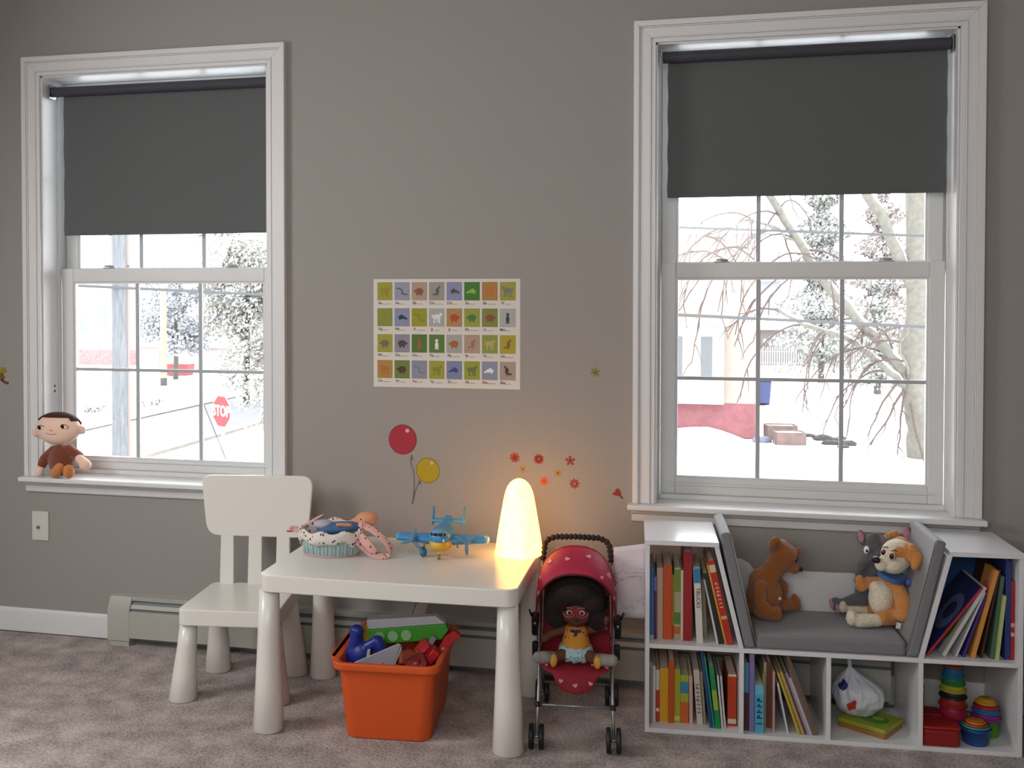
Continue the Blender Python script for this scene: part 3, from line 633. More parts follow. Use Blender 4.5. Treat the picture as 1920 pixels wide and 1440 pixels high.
# ------------------------------------------------------------------ doll basket on the table
t = thing('doll_basket', 'small oval basket with teal pleats and a red-flowered white liner, on the table', 'basket', (-.836, -.390, TZ), .10)
n = 96; m = MB(); rings = []
for z, r in ((.001, .082), (.006, .086), (.022, .090), (.042, .094), (.047, .092)):
    rings.append([m.bm.verts.new(((r + (.0016 if (i // 2) % 2 else 0)) * math.cos(2 * PI * i / n), (r * .74 + (.0016 if (i // 2) % 2 else 0)) * math.sin(2 * PI * i / n), z)) for i in range(n)])
for a, b in zip(rings, rings[1:]):
    for i in range(n): m.bm.faces.new((a[i], a[(i + 1) % n], b[(i + 1) % n], b[i]))
m.bm.faces.new(rings[0][::-1])
t.scale = (1.04, 1.04, 1.35)
o = obj('wall', m, mat('teal_weave', '8fb0b0', 1, .8), t)
m = MB()
for i in range(0, 48):
    a = 2 * PI * i / 48; ca, sa = math.cos(a), math.sin(a)
    m.tube([(.0885 * ca, .0885 * .745 * sa, .006), (.0920 * ca, .092 * .745 * sa, .022), (.0955 * ca, .0955 * .745 * sa, .042)], .0016, 5)
obj('pleats', m, mat('pleat_white', 'c9d3d3', 1, .8), o, smooth=True)
obj('base_trim', MB().lathe([(.080, 0), (.0875, 0), (.089, .003), (.0865, .006), (.082, .006)], 40, sy=.745), mat('pink_trim', 'b79a9c', 1, .8), t, smooth=True)
M_flor = spotted('floral_liner', 'd9d3cb', '9c2f3a', 85, .26, '5c1c26'); M_pink = spotted('floral_pink', 'd9a9a4', '8f2c3a', 80, .24)
m = MB(); rings = []; n = 60
for k, (z, r) in enumerate(((.036, .099), (.040, .1035), (.052, .106), (.060, .102), (.060, .095), (.045, .088), (.028, .080))):
    rings.append([m.bm.verts.new((r * (1 + .02 * math.sin(i * 1.1 + k)) * math.cos(2 * PI * i / n), r * .76 * (1 + .02 * math.sin(i * 1.7 + k)) * math.sin(2 * PI * i / n),
                                  z + .004 * math.sin(i * .9) + (.010 * max(0, math.sin(2 * PI * i / n)) if k > 1 else 0) - (.010 * max(0, math.sin(i * .62)) if k == 0 else 0))) for i in range(n)])
for a, b in zip(rings, rings[1:]):
    for i in range(n): m.bm.faces.new((a[i], a[(i + 1) % n], b[(i + 1) % n], b[i]))
m.bm.faces.new(rings[-1])
obj('liner', m, M_flor, t, smooth=True, solid=.002)
def strap(name, pts, wdt, m_, parent):
    """flat band following pts, width along the given offset"""
    m = MB(); P = [Vector(p) for p in pts]; off = Vector(wdt)
    a = [m.bm.verts.new(p - off) for p in P]; b = [m.bm.verts.new(p + off) for p in P]
    for i in range(len(P) - 1): m.bm.faces.new((a[i], a[i + 1], b[i + 1], b[i]))
    return obj(name, m, m_, parent, smooth=True, solid=.002, subsurf=1)
strap('carry_handle', [(-.085, -.01, .052), (-.112, -.012, .058), (-.132, -.010, .060), (-.140, -.004, .056), (-.130, .004, .050), (-.10, .01, .056), (-.07, .02, .075), (-.03, .03, .088)], (.004, .014, .004), M_pink, t)
strap('carry_handle', [(.070, -.035, .052), (.105, -.045, .030), (.135, -.05, .008), (.175, -.045, .004), (.200, -.038, .010), (.188, -.028, .030), (.150, -.02, .056), (.110, -.008, .070), (.075, .01, .072)], (.003, .012, .006), M_pink, t)
strap('carry_handle', [(.085, -.03, .055), (.11, -.045, .045), (.135, -.05, .025), (.15, -.045, .010)], (.010, .004, .008), M_pink, t)
# baby doll in the basket
t = thing('baby_doll', 'tiny baby doll wrapped in blue lying in the flowered basket', 'doll', (-.812, -.385, TZ + .066), .10); t.scale = (1.3, 1.15, 1.1)
M_skin = mat('doll_skin', 'cf8f6c', 1.0, .6)
m = MB().ell((.062, .030, .036), (.031, .025, .023), (0, -.35, 0)).ell((.040, .020, .028), (.018, .016, .014)).ell((.078, .022, .030), (.012, .012, .010))
plush('head', m, M_skin, t, voxel=.0025)
obj('eye', MB().ell((.053, .0085, .040), (.003, .002, .002)), M_eye, t, smooth=True)
obj('nose', MB().ell((.042, .010, .034), (.004, .003, .003)), M_skin, t, smooth=True)
plush('blanket', MB().ell((-.005, .005, .014), (.055, .036, .017), (0, -.12, 0)).ell((.03, .01, .02), (.024, .026, .014)), mat('blue_blanket', '3f638f', 1, .9, bump=.8, scale=60), t, voxel=.003)
plush('bonnet_blanket', MB().ell((-.042, .010, .022), (.026, .028, .014)), mat('grey_pink_cloth', 'b3aeb4', 1, .9, bump=.5, scale=80), t, voxel=.003)
plush('arm', MB().cap((.028, -.012, .026), (.002, -.026, .030), .007, .006), M_skin, t, voxel=.002)

# ------------------------------------------------------------------ toy aeroplane
t = thing('toy_airplane', 'blue and yellow toy propeller plane with twin tail fins, facing the room', 'toy', (-.484, -.335, TZ), .06)
Pb = mat('toy_blue', '3f86b8', 1.1, .35); Pb2 = mat('toy_blue_light', '5aa0c4', 1.1, .35); Py = mat('toy_yellow', 'cfa32c', 1.1, .4); Pg = mat('toy_grey_blue', '5d7f96', 1, .45)
plush('fuselage', MB().ell((0, .01, .068), (.038, .085, .028)).ell((0, -.035, .070), (.036, .04, .026)).cap((0, .05, .076), (0, .115, .084), .024, .016).box(-.012, .012, .10, .125, .08, .104), Pb, t, voxel=.0025, it=3)
plush('belly', MB().ell((0, .0, .044), (.040, .072, .027)).ell((0, -.042, .046), (.032, .03, .022)), Py, t, voxel=.0025, it=3)
def airfoil(x0, x1, c0, c1, y0, y1, z0, z1, th0, th1):
    m = MB(); A = []
    for x, c, y, z, th_ in ((x0, c0, y0, z0, th0), (x1, c1, y1, z1, th1)):
        A.append([m.bm.verts.new((x, y + c * math.cos(a) * .5, z + th_ * math.sin(a) * .5)) for a in [2 * PI * k / 14 for k in range(14)]])
    for k in range(14): m.bm.faces.new((A[0][k], A[0][(k + 1) % 14], A[1][(k + 1) % 14], A[1][k]))
    m.bm.faces.new(A[0][::-1]); m.bm.faces.new(A[1]); return m
for s in (-1, 1):
    w_ = obj('wing', airfoil(s * .018, s * .140, .064, .046, 0, .006, .052, .055, .036, .024), Pb, t, bevel=.003)
    obj('wing_tip', MB().ell((s * .142, .006, .055), (.010, .022, .012)), Pb2, w_, smooth=True)
    e = obj('engine', MB().lathe([(.006, -.045), (.010, -.040), (.0115, -.02), (.0115, .02), (.007, .034)], 18, M=Matrix.Translation((s * .086, 0, .056)) @ Matrix.Rotation(-PI / 2, 4, 'X')), Pb, t, smooth=True)
    pr = obj('propeller', MB().ell((0, 0, 0), (.0055, .006, .0055)), Pg, e, loc=(s * .086, -.049, .056), rot=(0, (.5 if s > 0 else -.25), 0), smooth=True)
    m = MB()
    for k in range(3):
        a = k * 2 * PI / 3 + .5; m.ell((.021 * math.sin(a), 0, .021 * math.cos(a)), (.0058, .0018, .0200), (0, a, 0))
    pr.data.name = 'hub'; obj('blade', m, Pg, e, loc=(s * .086, -.049, .056), rot=(0, (.5 if s > 0 else -.25), 0), smooth=True)
    obj('tail_fin', MB().prism([(.095, .074), (.135, .074), (.140, .130), (.112, .130)], 'x', s * .052 - .002, s * .052 + .002), Pb, t, bevel=.0012)
    if s < 0:
        obj('wheel', MB().lathe([(.008, -.004), (.0155, -.004), (.0165, 0), (.0155, .004), (.008, .004)], 22, M=Matrix.Translation((s * .056, -.030, .0167)) @ Matrix.Rotation(.75, 4, 'Z') @ Matrix.Rotation(PI / 2, 4, 'Y')), mat('wheel_teal', '23606b', 1, .4), t, smooth=True)
        obj('hub_cap', MB().ell((s * .056 - .003, -.034, .0167), (.006, .005, .007)), Pb, t, smooth=True)
    obj('wheel_strut', MB().tube([(s * .056, -.030, .0167 if s < 0 else .034), (s * .052, -.022, .046), (s * .036, -.015, .056)], .003, 8), mat('amber_strut', 'a37a2a', 1, .5), t, smooth=True)
obj('tailplane', airfoil(-.056, .056, .034, .034, .115, .115, .088, .088, .012, .012), Pb2, t, bevel=.001)
obj('nose_wheel', MB().lathe([(.004, -.004), (.0085, -.0035), (.0085, .0035), (.004, .004)], 16, M=Matrix.Translation((0, -.055, .0088)) @ Matrix.Rotation(PI / 2, 4, 'Y')), mat('wheel_olive', '7c7a34', 1, .5), t, smooth=True)
obj('nose_strut', MB().tube([(0, -.055, .009), (0, -.05, .03)], .003, 8), Py, t)
k_ = obj('windscreen', MB().ell((0, -.052, .084), (.026, .022, .0135)), mat('canopy_pale', '6a9cc0', 1, .35), t, smooth=True)
for s in (-1, 1): obj('window', MB().prism(rrect(.0125, .0085, .002, 3, s * .0078, .0835), 'y', -.0752, -.066).prism(rrect(.006, .008, .0015, 3, s * .0205, .0830), 'y', -.0690, -.060), mat('window_dark', '16232e', 1, .6), k_, smooth=True)
obj('headlight', MB().ell((.141, -.016, .070), (.003, .002, .003)).ell((.018, -.072, .064), (.003, .0025, .005)), mat('headlight', 'd9dcdc', 1, .2), t, smooth=True)

# ------------------------------------------------------------------ glowing table lamp
t = thing('table_lamp', 'glowing milky glass cone lamp with a scalloped foot, on the table', 'lamp', (-.248, -.262, TZ))
m = MB(); rings = []; n = 72
prof = [(.004, .0735), (.010, .0765), (.018, .0735), (.028, .0735), (.051, .0705), (.095, .0635), (.14, .0558), (.17, .0505), (.188, .0470), (.205, .0425), (.220, .0360), (.231, .0280), (.239, .0175), (.243, .007)]
for z, r in prof:
    sc_ = max(0, 1 - z / .028)
    rings.append([m.bm.verts.new(((r * (1 + .030 * sc_ * abs(math.sin(i * PI / n * 18)) + .006 * math.sin(i * 2.0 + z * 90))) * math.cos(2 * PI * i / n), (r * (1 + .030 * sc_ * abs(math.sin(i * PI / n * 18)) + .006 * math.sin(i * 2.0 + z * 90))) * math.sin(2 * PI * i / n), z - .003 * sc_ * abs(math.sin(i * PI / n * 18)))) for i in range(n)])
for a, b in zip(rings, rings[1:]):
    for i in range(n): m.bm.faces.new((a[i], a[(i + 1) % n], b[(i + 1) % n], b[i]))
m.bm.faces.new(rings[-1]); m.bm.faces.new(rings[0][::-1])
M_lamp = bpy.data.materials.new('lit_glass'); M_lamp.use_nodes = True; nt = M_lamp.node_tree; b = nt.nodes['Principled BSDF']
b.inputs['Base Color'].default_value = (.8, .72, .55, 1); b.inputs['Roughness'].default_value = .3
tc = nt.nodes.new('ShaderNodeTexCoord'); nz = nt.nodes.new('ShaderNodeTexNoise'); nz.inputs['Scale'].default_value = 14; nz.inputs['Detail'].default_value = 3; nz.inputs['Distortion'].default_value = 1.5
r = nt.nodes.new('ShaderNodeValToRGB'); r.color_ramp.elements[0].position = .3; r.color_ramp.elements[1].position = .62
r.color_ramp.elements[0].color = (.94, .39, .06, 1); r.color_ramp.elements[1].color = (1, .44, .085, 1)
nt.links.new(tc.outputs['Object'], nz.inputs['Vector']); nt.links.new(nz.outputs['Fac'], r.inputs[0]); nt.links.new(r.outputs[0], b.inputs['Emission Color']); b.inputs['Emission Strength'].default_value = 7.0
obj('glass_shade', m, M_lamp, t, smooth=True)
obj('lamp_base', MB().lathe([(.060, 0), (.066, 0), (.066, .004), (.060, .004)], 32), M_plas, t)

# ------------------------------------------------------------------ doll stroller
t = thing('doll_stroller', 'red heart-patterned toy stroller with grey tube frame and black wheels', 'stroller', (-.030, -.580, 0), .10)
M_red = mat('stroller_red', '8c1226', 1.0, .75, bump=.15, scale=150); M_hpink = mat('heart_pink', 'd99aa6', 1.0, .8); M_canopy = mat('canopy_pink', 'a81c40', 1.0, .7, bump=.15, scale=120)
M_tube = mat('frame_tube', '9a9ca2', 1.0, .35, metal=.7); M_foam = mat('foam_grip', '2a2320', 1.0, .9, bump=.6, scale=150)
HXW = .1105
for s in (-1, 1):
    f = obj('front_leg', MB().tube([(s * HXW, .0, .036), (s * .108, .10, .150), (s * .113, .22, .330), (s * .108, .31, .470)], .0052, 10), M_tube, t, smooth=True)
    b_ = obj('rear_leg', MB().tube([(s * .104, .355, .036), (s * .112, .27, .165), (s * .121, .20, .300)], .0050, 10), M_tube, t, smooth=True)
    for (yy, par) in ((.0, f), (.355, b_)):
        hub = obj('axle', MB().tube([(s * HXW - .020, yy, .036), (s * HXW + .020, yy, .036)], .0045, 10), M_tube, par, smooth=True)
        for dx in (-.0145, .0145):
            obj('wheel', MB().lathe([(.012, -.0055), (.029, -.0050), (.033, -.0065), (.036, -.004), (.036, .004), (.033, .0065), (.029, .0050), (.012, .0055)], 26, M=Matrix.Translation((s * HXW + dx, yy, .036)) @ Matrix.Rotation(PI / 2, 4, 'Y')), M_black, t, smooth=True)
    h = obj('hinge', MB().prism(rrect(.022, .075, .009), 'y', -.012, .012, M=Matrix.Translation((s * .125, .205, .300)) @ Matrix.Rotation(.35, 4, 'X')), M_black, t, bevel=.003)
    obj('hinge', MB().prism(rrect(.018, .050, .007), 'y', -.009, .009, M=Matrix.Translation((s * .123, .165, .235)) @ Matrix.Rotation(.35, 4, 'X')), M_black, t, bevel=.003)
    obj('lever', MB().tube([(s * .135, .185, .330), (s * .142, .175, .352)], [.004, .0025], 8), M_black, h, smooth=True)
    obj('rivet', MB().ell((s * .125, .190, .305), (.006, .004, .006)), M_chrome, h, smooth=True)
    obj('joint', MB().ell((s * .1095, .060, .105), (.009, .009, .010)), M_black, t, smooth=True)
obj('cross_bar', MB().tube([(-.110, .062, .105), (.110, .062, .105)], .0035, 8), M_tube, t, smooth=True)
obj('rear_bar', MB().tube([(-.104, .33, .075), (.104, .33, .075)], .0035, 8), M_tube, t, smooth=True)
arch = [(-.108, .31, .470)]
for k in range(9):
    a = PI - PI * k / 8; arch.append((math.copysign(abs(math.cos(a)) ** .45, math.cos(a)) * .104, .325 + .015 * math.sin(a), .500 + .042 * math.sin(a) ** .7))
arch.append((.108, .31, .470))
m = MB(); pts = [Vector(p) for p in arch]; fine = []; rad = []
for a, b_ in zip(pts, pts[1:]):
    kk = max(2, int((b_ - a).length / .0035))
    for j in range(kk): fine.append(a.lerp(b_, j / kk))
fine.append(pts[-1]); rad = [.0085 + .0016 * (1 if (i // 2) % 2 else -1) for i in range(len(fine))]
obj('handle', m.tube(fine, rad, 12), M_foam, t, smooth=True)
# canopy: lofted arches leaning forward
def arch_pt(y, hw, zb, zt, u, p=2.4):
    a = PI * (1 - u); c, s_ = math.cos(a), math.sin(a)
    return Vector((hw * math.copysign(abs(c) ** (2 / p), c), y - .02 * s_, zb + (zt - zb) * abs(s_) ** (2 / p)))
st = [(.292, .100, .385, .500), (.272, .112, .385, .535), (.225, .119, .375, .545), (.175, .121, .365, .535), (.132, .120, .355, .514), (.104, .117, .350, .487)]
def cpt(u, v):
    f = v * (len(st) - 1); i = min(int(f), len(st) - 2); k = f - i
    a = [st[i][j] * (1 - k) + st[i + 1][j] * k for j in range(4)]; return arch_pt(*a, u)
m = MB(); g = [[m.bm.verts.new(cpt(i / 32, j / 10)) for i in range(33)] for j in range(11)]
for j in range(10):
    for i in range(32): m.bm.faces.new((g[j][i], g[j][i + 1], g[j + 1][i + 1], g[j + 1][i]))
cn = obj('canopy', m, M_canopy, t, smooth=True, solid=.0016)
obj('canopy_trim', MB().tube([cpt(i / 32, 1) for i in range(33)], .0030, 8), mat('trim_dark_red', '4a0d18', 1, .8), cn, smooth=True)
obj('canopy_trim', MB().tube([cpt(i / 32, .42) for i in range(33)], .0026, 8), mat('seam_red', '8f1022', 1, .8), cn, smooth=True)
def heart(s_):
    s_ *= 1.35
    return [(s_ * .62 * (16 * math.sin(a) ** 3) / 16, s_ * .62 * (13 * math.cos(a) - 5 * math.cos(2 * a) - 2 * math.cos(3 * a) - math.cos(4 * a)) / 16) for a in [2 * PI * k / 22 for k in range(22)]]
def put_heart(p, nrm, s_, parent, roll=0):
    z = nrm.normalized(); up_ = Vector((0, 0, 1)); x = up_.cross(z)
    x = x.normalized() if x.length > .05 else Vector((1, 0, 0)); y = z.cross(x)
    M = Matrix(((x.x, y.x, z.x, p.x), (x.y, y.y, z.y, p.y), (x.z, y.z, z.z, p.z), (0, 0, 0, 1))) @ Matrix.Rotation(roll, 4, 'Z')
    obj('heart', MB().prism(heart(s_), 'z', .0, .0022, M=M), M_hpink, parent)
for (u, v, s_) in ((.30, .62, .011), (.45, .72, .010), (.58, .64, .010), (.17, .66, .009), (.78, .70, .014), (.36, .22, .010), (.62, .24, .010), (.08, .55, .012), (.13, .9, .009), (.90, .62, .009), (.88, .92, .008), (.70, .9, .007)):
    p = cpt(u, v); du = cpt(min(1, u + .02), v) - cpt(u - .02, v); dv = cpt(u, min(1, v + .03)) - cpt(u, v - .03); nn = du.cross(dv)
    if nn.dot(p - Vector((0, .19, .36))) < 0: nn = -nn
    put_heart(p + nn.normalized() * .0006, nn, s_, cn, random.uniform(-.4, .4))
# sling seat: back, sides and hanging front flap
m = MB()
secs = [(.062, .146, .030), (.066, .160, .054), (.072, .190, .066), (.076, .200, .072), (.079, .206, .106), (.12, .212, .108), (.18, .208, .108), (.225, .215, .106), (.255, .270, .104), (.275, .34, .104), (.29, .43, .100)]
g = []
for y, z, hw in secs:
    g.append([m.bm.verts.new((hw * u, y - .012 * (1 - u * u) * (1 if z < .2 else 0), z + (.018 * abs(u) ** 3 if .2 < z < .26 and y > .1 else 0) )) for u in (-1, -.8, -.5, 0, .5, .8, 1)])
for a, b_ in zip(g, g[1:]):
    for i in range(6): m.bm.faces.new((a[i], a[i + 1], b_[i + 1], b_[i]))
se = obj('seat_sling', m, M_red, t, smooth=True, solid=.003, subsurf=1)
for s in (-1, 1):
    obj('side_panel', MB().prism([(.13, .212), (.22, .215), (.285, .40), (.23, .42), (.17, .32)], 'x', s * .1085 - .0012, s * .1085 + .0012), M_red, t, bevel=.001)
for x, y, z, s_ in ((-.042, .0585, .180, .008), (.0, .054, .170, .009), (.044, .0585, .176, .008)): put_heart(Vector((x, y, z)), Vector((0, -1, -.1)), s_, se, random.uniform(-.5, .5))
for x, y, z, s_ in ((-.085, .088, .214, .006), (.092, .088, .214, .007), (.05, .10, .216, .005)): put_heart(Vector((x, y, z)), Vector((0, -.7, 1)), s_, se)
for x, y, z, s_ in ((-.078, .236, .262, .008), (.088, .255, .33, .010), (.090, .235, .285, .008), (.088, .266, .38, .009)): put_heart(Vector((x, y, z)), Vector((0, -1, .3)), s_, se)

# doll sitting in the stroller
t = thing('stroller_doll', 'dark-haired cloth doll with pink glasses and orange top sitting in the stroller', 'doll', (-.030, -.580, .213), .10)
def R(x, y, z): return (x, y, z - .213)
M_dskin = mat('doll_brown_skin', '5f3a28', 1.0, .75); M_hair = mat('curly_hair', '1c1012', 1.0, .95, bump=1.0, scale=130)
m = MB().ell(R(.002, .128, .368), (.050, .040, .043)).cap(R(0, .145, .335), R(0, .15, .31), .016, .018).ell(R(0, .150, .285), (.035, .026, .040)).ell(R(0, .145, .245), (.040, .036, .024))
m.cap(R(-.035, .145, .305), R(-.075, .130, .295), .013, .012).cap(R(-.075, .130, .295), R(-.092, .115, .285), .012, .012)
m.cap(R(.035, .145, .305), R(.078, .125, .325), .013, .012).cap(R(.078, .125, .325), R(.088, .110, .352), .012, .012)
for s in (-1, 1): m.cap(R(s * .025, .12, .240), R(s * .07, .085, .238), .019, .016)
m.ell(R(.002, .089, .361), (.005, .005, .004))
plush('body', m, M_dskin, t, voxel=.003, it=3)
m = MB(); rnd = random.Random(3)
for k in range(150):
    th_ = rnd.uniform(-.25 * PI, 1.25 * PI); ph = rnd.uniform(-.9, .9)
    d = Vector((math.cos(th_) * math.cos(ph), math.sin(ph) * .75, math.sin(th_) * math.cos(ph)))
    c = Vector((.0, .150, .383)) + Vector((d.x * .080, d.y * .055 + .006, d.z * .055))
    if c.y < .118 and abs(c.x) < .048 and c.z < .402: continue
    m.ell(R(*c), rnd.uniform(.014, .021), u=10, v=7)
m.ell(R(0, .145, .405), (.088, .050, .066)).ell(R(-.062, .120, .360), (.034, .028, .042)).ell(R(.064, .122, .356), (.032, .028, .044)).ell(R(0, .104, .424), (.062, .030, .030)).ell(R(-.05, .10, .40), (.035, .025, .03)).ell(R(.05, .10, .40), (.035, .025, .03))
plush('hair', m, M_hair, t, voxel=.004, it=1)
gl = mat('pink_glasses', 'a8243f', 1.0, .35)
for s in (-1, 1):
    ring = [R(s * .0195 + .0175 * math.cos(a), .0865 + .006 * abs(math.cos(a)) ** 2 * (1 if math.cos(a) * s > 0 else 0), .374 + .0145 * math.sin(a)) for a in [2 * PI * k / 20 for k in range(21)]]
    obj('glasses_rim', MB().tube(ring, .0028, 8), gl, t, smooth=True)
    e = obj('eye', MB().ell(R(s * .019, .0895, .373), (.0095, .004, .008)), mat('eye_beige', 'b9a394', 1, .4), t, smooth=True)
    obj('pupil', MB().ell(R(s * .018, .0862, .373), (.0048, .0025, .0055)), mat('pupil_brown', '1d0f0b', 1, .2), e, smooth=True)
    obj('sock', MB().cap(R(s * .072, .080, .240), R(s * .108, .055, .248), .019, .0165), mat('grey_sock', '8f8a86', 1.0, .9, bump=.3, scale=300), t, smooth=True)
    obj('sole', MB().ell(R(s * .064, .066, .236), (.012, .010, .019), (0, 0, s * -.5)), mat('yellow_shoe', 'cf9a35', 1, .7), t, smooth=True)
obj('glasses_bridge', MB().tube([R(-.004, .0860, .378), R(0, .0845, .380), R(.004, .0860, .378)], .0026, 8), gl, t, smooth=True)
obj('mouth', MB().ell(R(.003, .0905, .349), (.006, .003, .003)), mat('doll_mouth', '2f0d10', 1, .6), t, smooth=True)
obj('shirt', MB().lathe([(.030, .318 - .213), (.034, .310 - .213), (.037, .290 - .213), (.044, .262 - .213), (.046, .254 - .213)], 26, c=(0, .143), sy=1.0, M=None), spotted('orange_print_shirt', 'c98a32', 'a3501f', 70, .3), t, smooth=True)
m = MB(); n = 44; rings = []
for z, r in ((.262, .045), (.250, .050), (.236, .052), (.222, .044), (.218, .030)):
    rings.append([m.bm.verts.new((r * (1 + .05 * math.sin(i * 2.2)) * math.cos(2 * PI * i / n), .137 + r * .95 * (1 + .05 * math.sin(i * 2.2)) * math.sin(2 * PI * i / n), z - .213 + .003 * math.sin(i * 1.3))) for i in range(n)])
for a, b_ in zip(rings, rings[1:]):
    for i in range(n): m.bm.faces.new((a[i], a[(i + 1) % n], b_[(i + 1) % n], b_[i]))
m.bm.faces.new(rings[0]); m.bm.faces.new(rings[-1][::-1])
obj('skirt', m, spotted('pale_blue_skirt', 'a9c4cc', '6f9aa6', 90, .33), t, smooth=True)
obj('collar_bow', MB().ell(R(-.008, .110, .312), (.009, .004, .005)).ell(R(.008, .110, .312), (.009, .004, .005)).ell(R(0, .108, .305), (.005, .004, .009)), mat('navy_bow', '2c2850', 1, .8), t, smooth=True)

# ------------------------------------------------------------------ child's drawing between stroller and shelf
def paper():
    m = mat('drawing_paper', 'cfc8d0', 1.0, .85); nt = m.node_tree; b = nt.nodes['Principled BSDF']
    tc = nt.nodes.new('ShaderNodeTexCoord'); w1_ = nt.nodes.new('ShaderNodeTexWave'); w1_.wave_type = 'RINGS'; w1_.inputs['Scale'].default_value = 20; w1_.inputs['Distortion'].default_value = 16; w1_.inputs['Detail'].default_value = 2; w1_.inputs['Detail Scale'].default_value = 1.2
    nz = nt.nodes.new('ShaderNodeTexNoise'); nz.inputs['Scale'].default_value = 12
    r = nt.nodes.new('ShaderNodeValToRGB'); r.color_ramp.elements[0].position = .0; r.color_ramp.elements[0].color = (*lin('8a86a8'), 1); r.color_ramp.elements[1].position = .09; r.color_ramp.elements[1].color = (*lin('cfc8d2'), 1)
    mx = nt.nodes.new('ShaderNodeMix'); mx.data_type = 'RGBA'; q = nt.nodes.new('ShaderNodeValToRGB'); q.color_ramp.elements[0].position = .45; q.color_ramp.elements[1].position = .55
    nt.links.new(tc.outputs['Object'], w1_.inputs['Vector']); nt.links.new(tc.outputs['Object'], nz.inputs['Vector']); nt.links.new(w1_.outputs['Fac'], r.inputs[0]); nt.links.new(nz.outputs['Fac'], q.inputs[0])
    nt.links.new(q.outputs[0], mx.inputs[0]); nt.links.new(r.outputs[0], mx.inputs[6]); mx.inputs[7].default_value = (*lin('d6cdd3'), 1); nt.links.new(mx.outputs[2], b.inputs['Base Color'])
    return m
t = thing('childs_drawing', 'curling white sheet with a scribbled purple drawing, taped beside the bookshelf', 'drawing', (.058, -.305, .315))
m = MB(); g = []
for j in range(13):
    v = j / 12; row = []
    for i in range(9):
        u = i / 8; row.append(m.bm.verts.new((.100 * u + .004 * (1 - v) * 0, -.006 * math.sin(u * 2.4) - .012 * v, .218 * v - .0 + .018 * u * v )))
    g.append(row)
for j in range(12):
    for i in range(8): m.bm.faces.new((g[j][i], g[j][i + 1], g[j + 1][i + 1], g[j + 1][i]))
obj('sheet', m, paper(), t, smooth=True, solid=.0006)
obj('tape', MB().box(.088, .101, -.0185, -.0175, .205, .216), mat('tape', 'c9c6bd', 1, .4), t)

# ------------------------------------------------------------------ orange toy bin
t = thing('storage_bin', 'bright orange plastic storage bin under the table, full of toys', 'bin', (-.592, -.462, 0), .085)
M_or = mat('orange_plastic', 'd6561c', .92, .42)
m = MB()
def ringv(w_, d_, r_, z): return [m.bm.verts.new((x, y, z)) for x, y in rrect(w_ * 1.08, d_, r_, 6)]
prof = [(.228, .345, .034, .0), (.236, .353, .036, .004), (.268, .385, .034, .205), (.292, .412, .036, .209), (.300, .420, .038, .215), (.300, .420, .038, .230), (.296, .416, .036, .233), (.272, .392, .032, .233), (.262, .380, .032, .226), (.232, .350, .034, .006)]
R_ = [ringv(*p) for p in prof]
for a, b_ in zip(R_, R_[1:]):
    for i in range(len(a)): m.bm.faces.new((a[i], a[(i + 1) % len(a)], b_[(i + 1) % len(a)], b_[i]))
m.bm.faces.new(R_[0][::-1]); m.bm.faces.new(R_[-1])
obj('tub', m, M_or, t, smooth=True, bevel=.0015)
obj('handle_lip', MB().prism(roundpoly([(-.158, -.15), (-.158, .15), (-.184, .13), (-.184, -.13)][::-1], .02), 'z', .214, .230), M_or, t, bevel=.003)
BX = Matrix.Translation((-.583, -.455, 0)) @ Matrix.Rotation(.085, 4, 'Z')
def bin_at(x, y, z): return tuple(BX @ Vector((x, y, z)))
def toyt(name, label, x, y, z, rot): return thing(name, label, 'toy', bin_at(x, y, z), 0, 'toys heaped in the orange bin', rot=rot)
# long green panel with three discs
t = toyt('toy_bus', 'green toy bus side with a white top and three pale rings, across the orange bin', .022, -.020, .272, (0, -.11, .12))
obj('panel', MB().prism([(-.110, -.025), (.095, -.025), (.118, .000), (.112, .018), (-.110, .018)], 'y', -.014, .014), mat('toy_green', '3f9a2a', 1, .4), t, bevel=.003)
obj('top_plate', MB().prism([(-.112, .0185), (.112, .0185), (.085, .042), (-.110, .046)], 'y', -.013, .016), mat('toy_offwhite', 'b9bec6', 1, .4), t, bevel=.002)
for k, x in enumerate((-.078, -.040, -.002)):
    o = obj('ring', MB().lathe([(.0085, 0), (.0145, 0), (.0145, .003), (.0085, .003)], 22, M=Matrix.Translation((x, -.0142, -.004)) @ Matrix.Rotation(PI / 2, 4, 'X')), mat('ring_pale', '8fc08a', 1, .4), t)
    obj('disc', MB().lathe([(.0085, 0), (.0085, .0015)], 18, M=Matrix.Translation((x, -.0142, -.004)) @ Matrix.Rotation(PI / 2, 4, 'X')), mat('disc_g%d' % (k % 2), ('6fae7c', '1f6f3c')[k % 2], 1, .4), o)
obj('end_cap', MB().prism(rrect(.018, .052, .004), 'y', -.0145, .0145, M=Matrix.Translation((-.116, 0, .0))), mat('toy_olive', '9c8a24', 1, .5), t, bevel=.002); t.scale = (1.1, 1.1, 1.1)
# white plate with orange edge
t = toyt('toy_plate', 'flat grey-white toy plate leaning low at the front of the bin', -.050, -.125, .212, (.25, -.36, .08))
obj('plate', MB().prism(roundpoly([(-.080, -.040), (.030, -.045), (.090, .020), (.086, .034), (-.072, .020)], .008), 'y', -.003, .003), mat('toy_greywhite', 'a3a8b4', 1, .5), t, bevel=.001)
